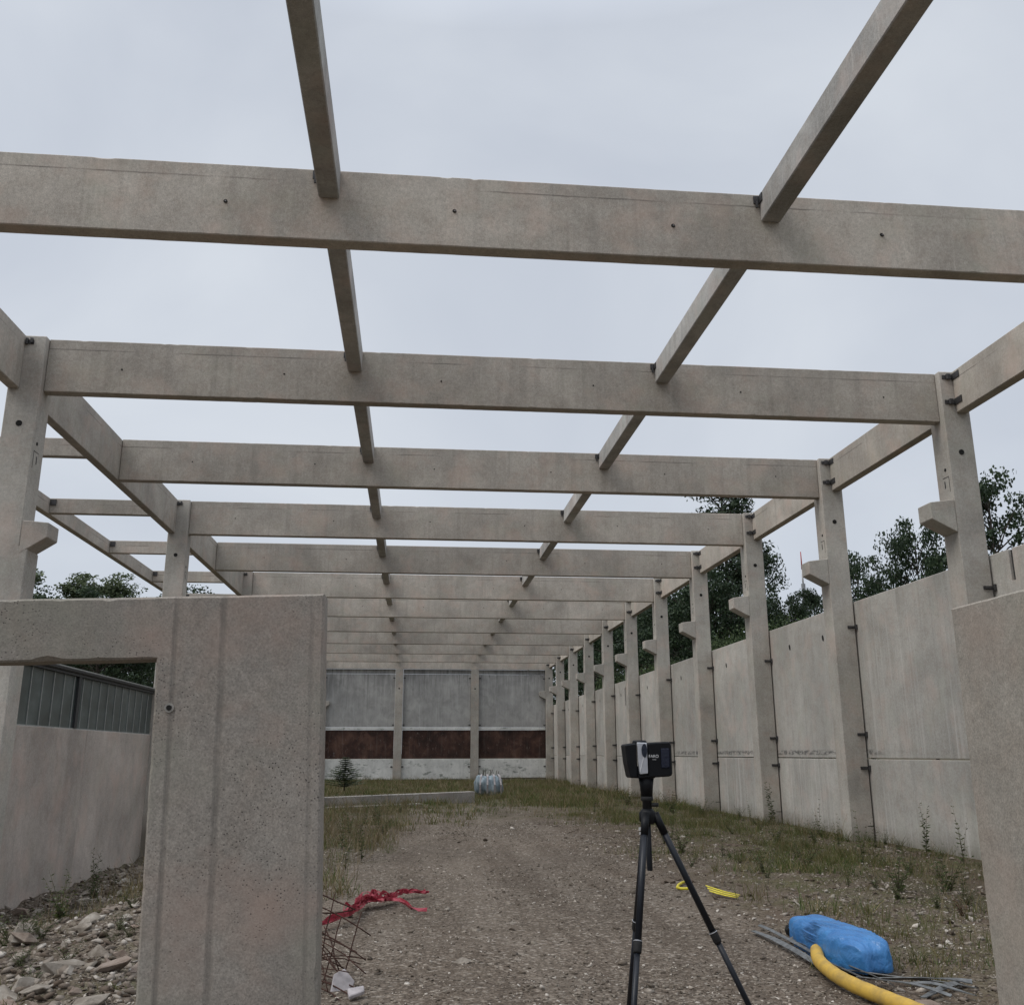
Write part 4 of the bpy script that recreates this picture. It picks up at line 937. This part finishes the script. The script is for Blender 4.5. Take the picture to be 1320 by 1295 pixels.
# left trees
GL = 'trees beyond the left aisle'
tree('poplar', -35.5, 88, 17.5, 'pale leafy tree beside the nearest left column, tallest beyond the left aisle', GL, None, None, 1.7)
tree('poplar', -31.5, 92, 17.1, 'pale leafy tree second in the row beyond the left aisle', GL, None, None, 1.6)
tree('poplar', -29.0, 95, 17.6, 'pale leafy tree in the middle of the row beyond the left aisle', GL, None, None, 1.4)
tree('broad', -27.0, 99, 16.7, 'smaller leafy tree right of the middle in the row beyond the left aisle', GL)
tree('broad', -22.5, 100, 17.8, 'leafy tree showing low between the left columns', GL, None, None, 1.2)
tree('broad', -41, 90, 16.2, 'leafy tree hidden partly by the nearest left column', GL, None, None, 1.3)
for x, y, H in ((-13.5, 34, 7.5), (-12.5, 40, 8), (-14.5, 29, 7), (-12, 46, 8)):
    tree('dark', x, y, H, 'dark tree behind the glazed left wall', 'dark trees behind the glazed wall')
# radio mast
ms = empty('radio_mast', (94.6, 222, 0), 'thin red and white radio mast far off above the trees', 'mast'); ms.scale = (.89,)*3
MB().tube([(0, 0, 0), (0, 0, 47)], [.8, .55], 8).build('lower_mast', M['mast_grey'], ms)
MB().tube([(0, 0, 47), (0, 0, 51)], .22, 6).build('white_section', M['mast_white'], ms); MB().tube([(0, 0, 51), (0, 0, 56)], [.2, .12], 6).build('red_section', M['mast_red'], ms)

# ------------------------------------------------------------------ sky, sun, camera
w = bpy.data.worlds.new('World'); sc.world = w; w.use_nodes = True; nt = w.node_tree; bgn = nt.nodes['Background']
SUN_EL, SUN_AZ = 55, 252    # azimuth clockwise from +Y
sky = nt.nodes.new('ShaderNodeTexSky'); sky.sky_type = 'NISHITA'; sky.sun_disc = False; sky.sun_elevation = R(SUN_EL); sky.sun_rotation = R(SUN_AZ)
tc = nt.nodes.new('ShaderNodeTexCoord')
mp = nt.nodes.new('ShaderNodeMapping'); mp.inputs['Scale'].default_value = (1, 1, 1.5); nt.links.new(tc.outputs['Generated'], mp.inputs[0])
n1 = nt.nodes.new('ShaderNodeTexNoise'); n1.inputs['Scale'].default_value = 1.9; n1.inputs['Detail'].default_value = 5; n1.inputs['Roughness'].default_value = .5; n1.inputs['Distortion'].default_value = .5; nt.links.new(mp.outputs[0], n1.inputs['Vector'])
rp = nt.nodes.new('ShaderNodeValToRGB'); e = rp.color_ramp.elements
e[0].position = .34; e[0].color = (.45, .487, .555, 1); e[1].position = .72; e[1].color = (.585, .62, .67, 1); nt.links.new(n1.outputs['Fac'], rp.inputs[0])
sx = nt.nodes.new('ShaderNodeSeparateXYZ'); nt.links.new(tc.outputs['Generated'], sx.inputs[0])
mr = nt.nodes.new('ShaderNodeMapRange'); nt.links.new(sx.outputs[2], mr.inputs[0])
for k_, v_ in zip((1, 2, 3, 4), (.66, 1.0, 1.0, 3.1)): mr.inputs[k_].default_value = v_
mu = nt.nodes.new('ShaderNodeMix'); mu.data_type = 'RGBA'; mu.blend_type = 'MULTIPLY'; mu.inputs[0].default_value = 1; nt.links.new(rp.outputs[0], mu.inputs[6]); nt.links.new(mr.outputs[0], mu.inputs[7])
sc10 = nt.nodes.new('ShaderNodeMix'); sc10.data_type = 'RGBA'; sc10.blend_type = 'MULTIPLY'; sc10.inputs[0].default_value = 1; nt.links.new(mu.outputs[2], sc10.inputs[6]); sc10.inputs[7].default_value = (10, 10, 10, 1)
mx = nt.nodes.new('ShaderNodeMix'); mx.data_type = 'RGBA'; mx.inputs[0].default_value = .92; nt.links.new(sky.outputs[0], mx.inputs[6]); nt.links.new(sc10.outputs[2], mx.inputs[7])
nt.links.new(mx.outputs[2], bgn.inputs[0]); bgn.inputs[1].default_value = .10
sl = bpy.data.lights.new('sun', 'SUN'); sl.energy = 1.5; sl.angle = R(35); sl.color = (1, .96, .9); so_ = bpy.data.objects.new('sun', sl); C.objects.link(so_)
dv = Vector((math.sin(R(SUN_AZ))*math.cos(R(SUN_EL)), math.cos(R(SUN_AZ))*math.cos(R(SUN_EL)), math.sin(R(SUN_EL))))
so_.rotation_euler = (-dv).to_track_quat('-Z', 'Y').to_euler(); so_.location = dv*50
cam = bpy.data.cameras.new('camera'); co_ = bpy.data.objects.new('camera', cam); C.objects.link(co_)
cam.sensor_fit = 'HORIZONTAL'; cam.sensor_width = 36; cam.lens = 36*1223.1/1320; cam.clip_start = .05; cam.clip_end = 4000
co_.matrix_world = Matrix.Translation((0, 0, 1.714)) @ Matrix.Rotation(-.1021, 4, 'Z') @ Matrix.Rotation(math.pi/2+.2584, 4, 'X') @ Matrix.Rotation(-.0021, 4, 'Z')
sc.camera = co_
sc.view_settings.view_transform = 'Standard'; sc.view_settings.look = 'None'; sc.view_settings.exposure = .27; sc.view_settings.gamma = 1
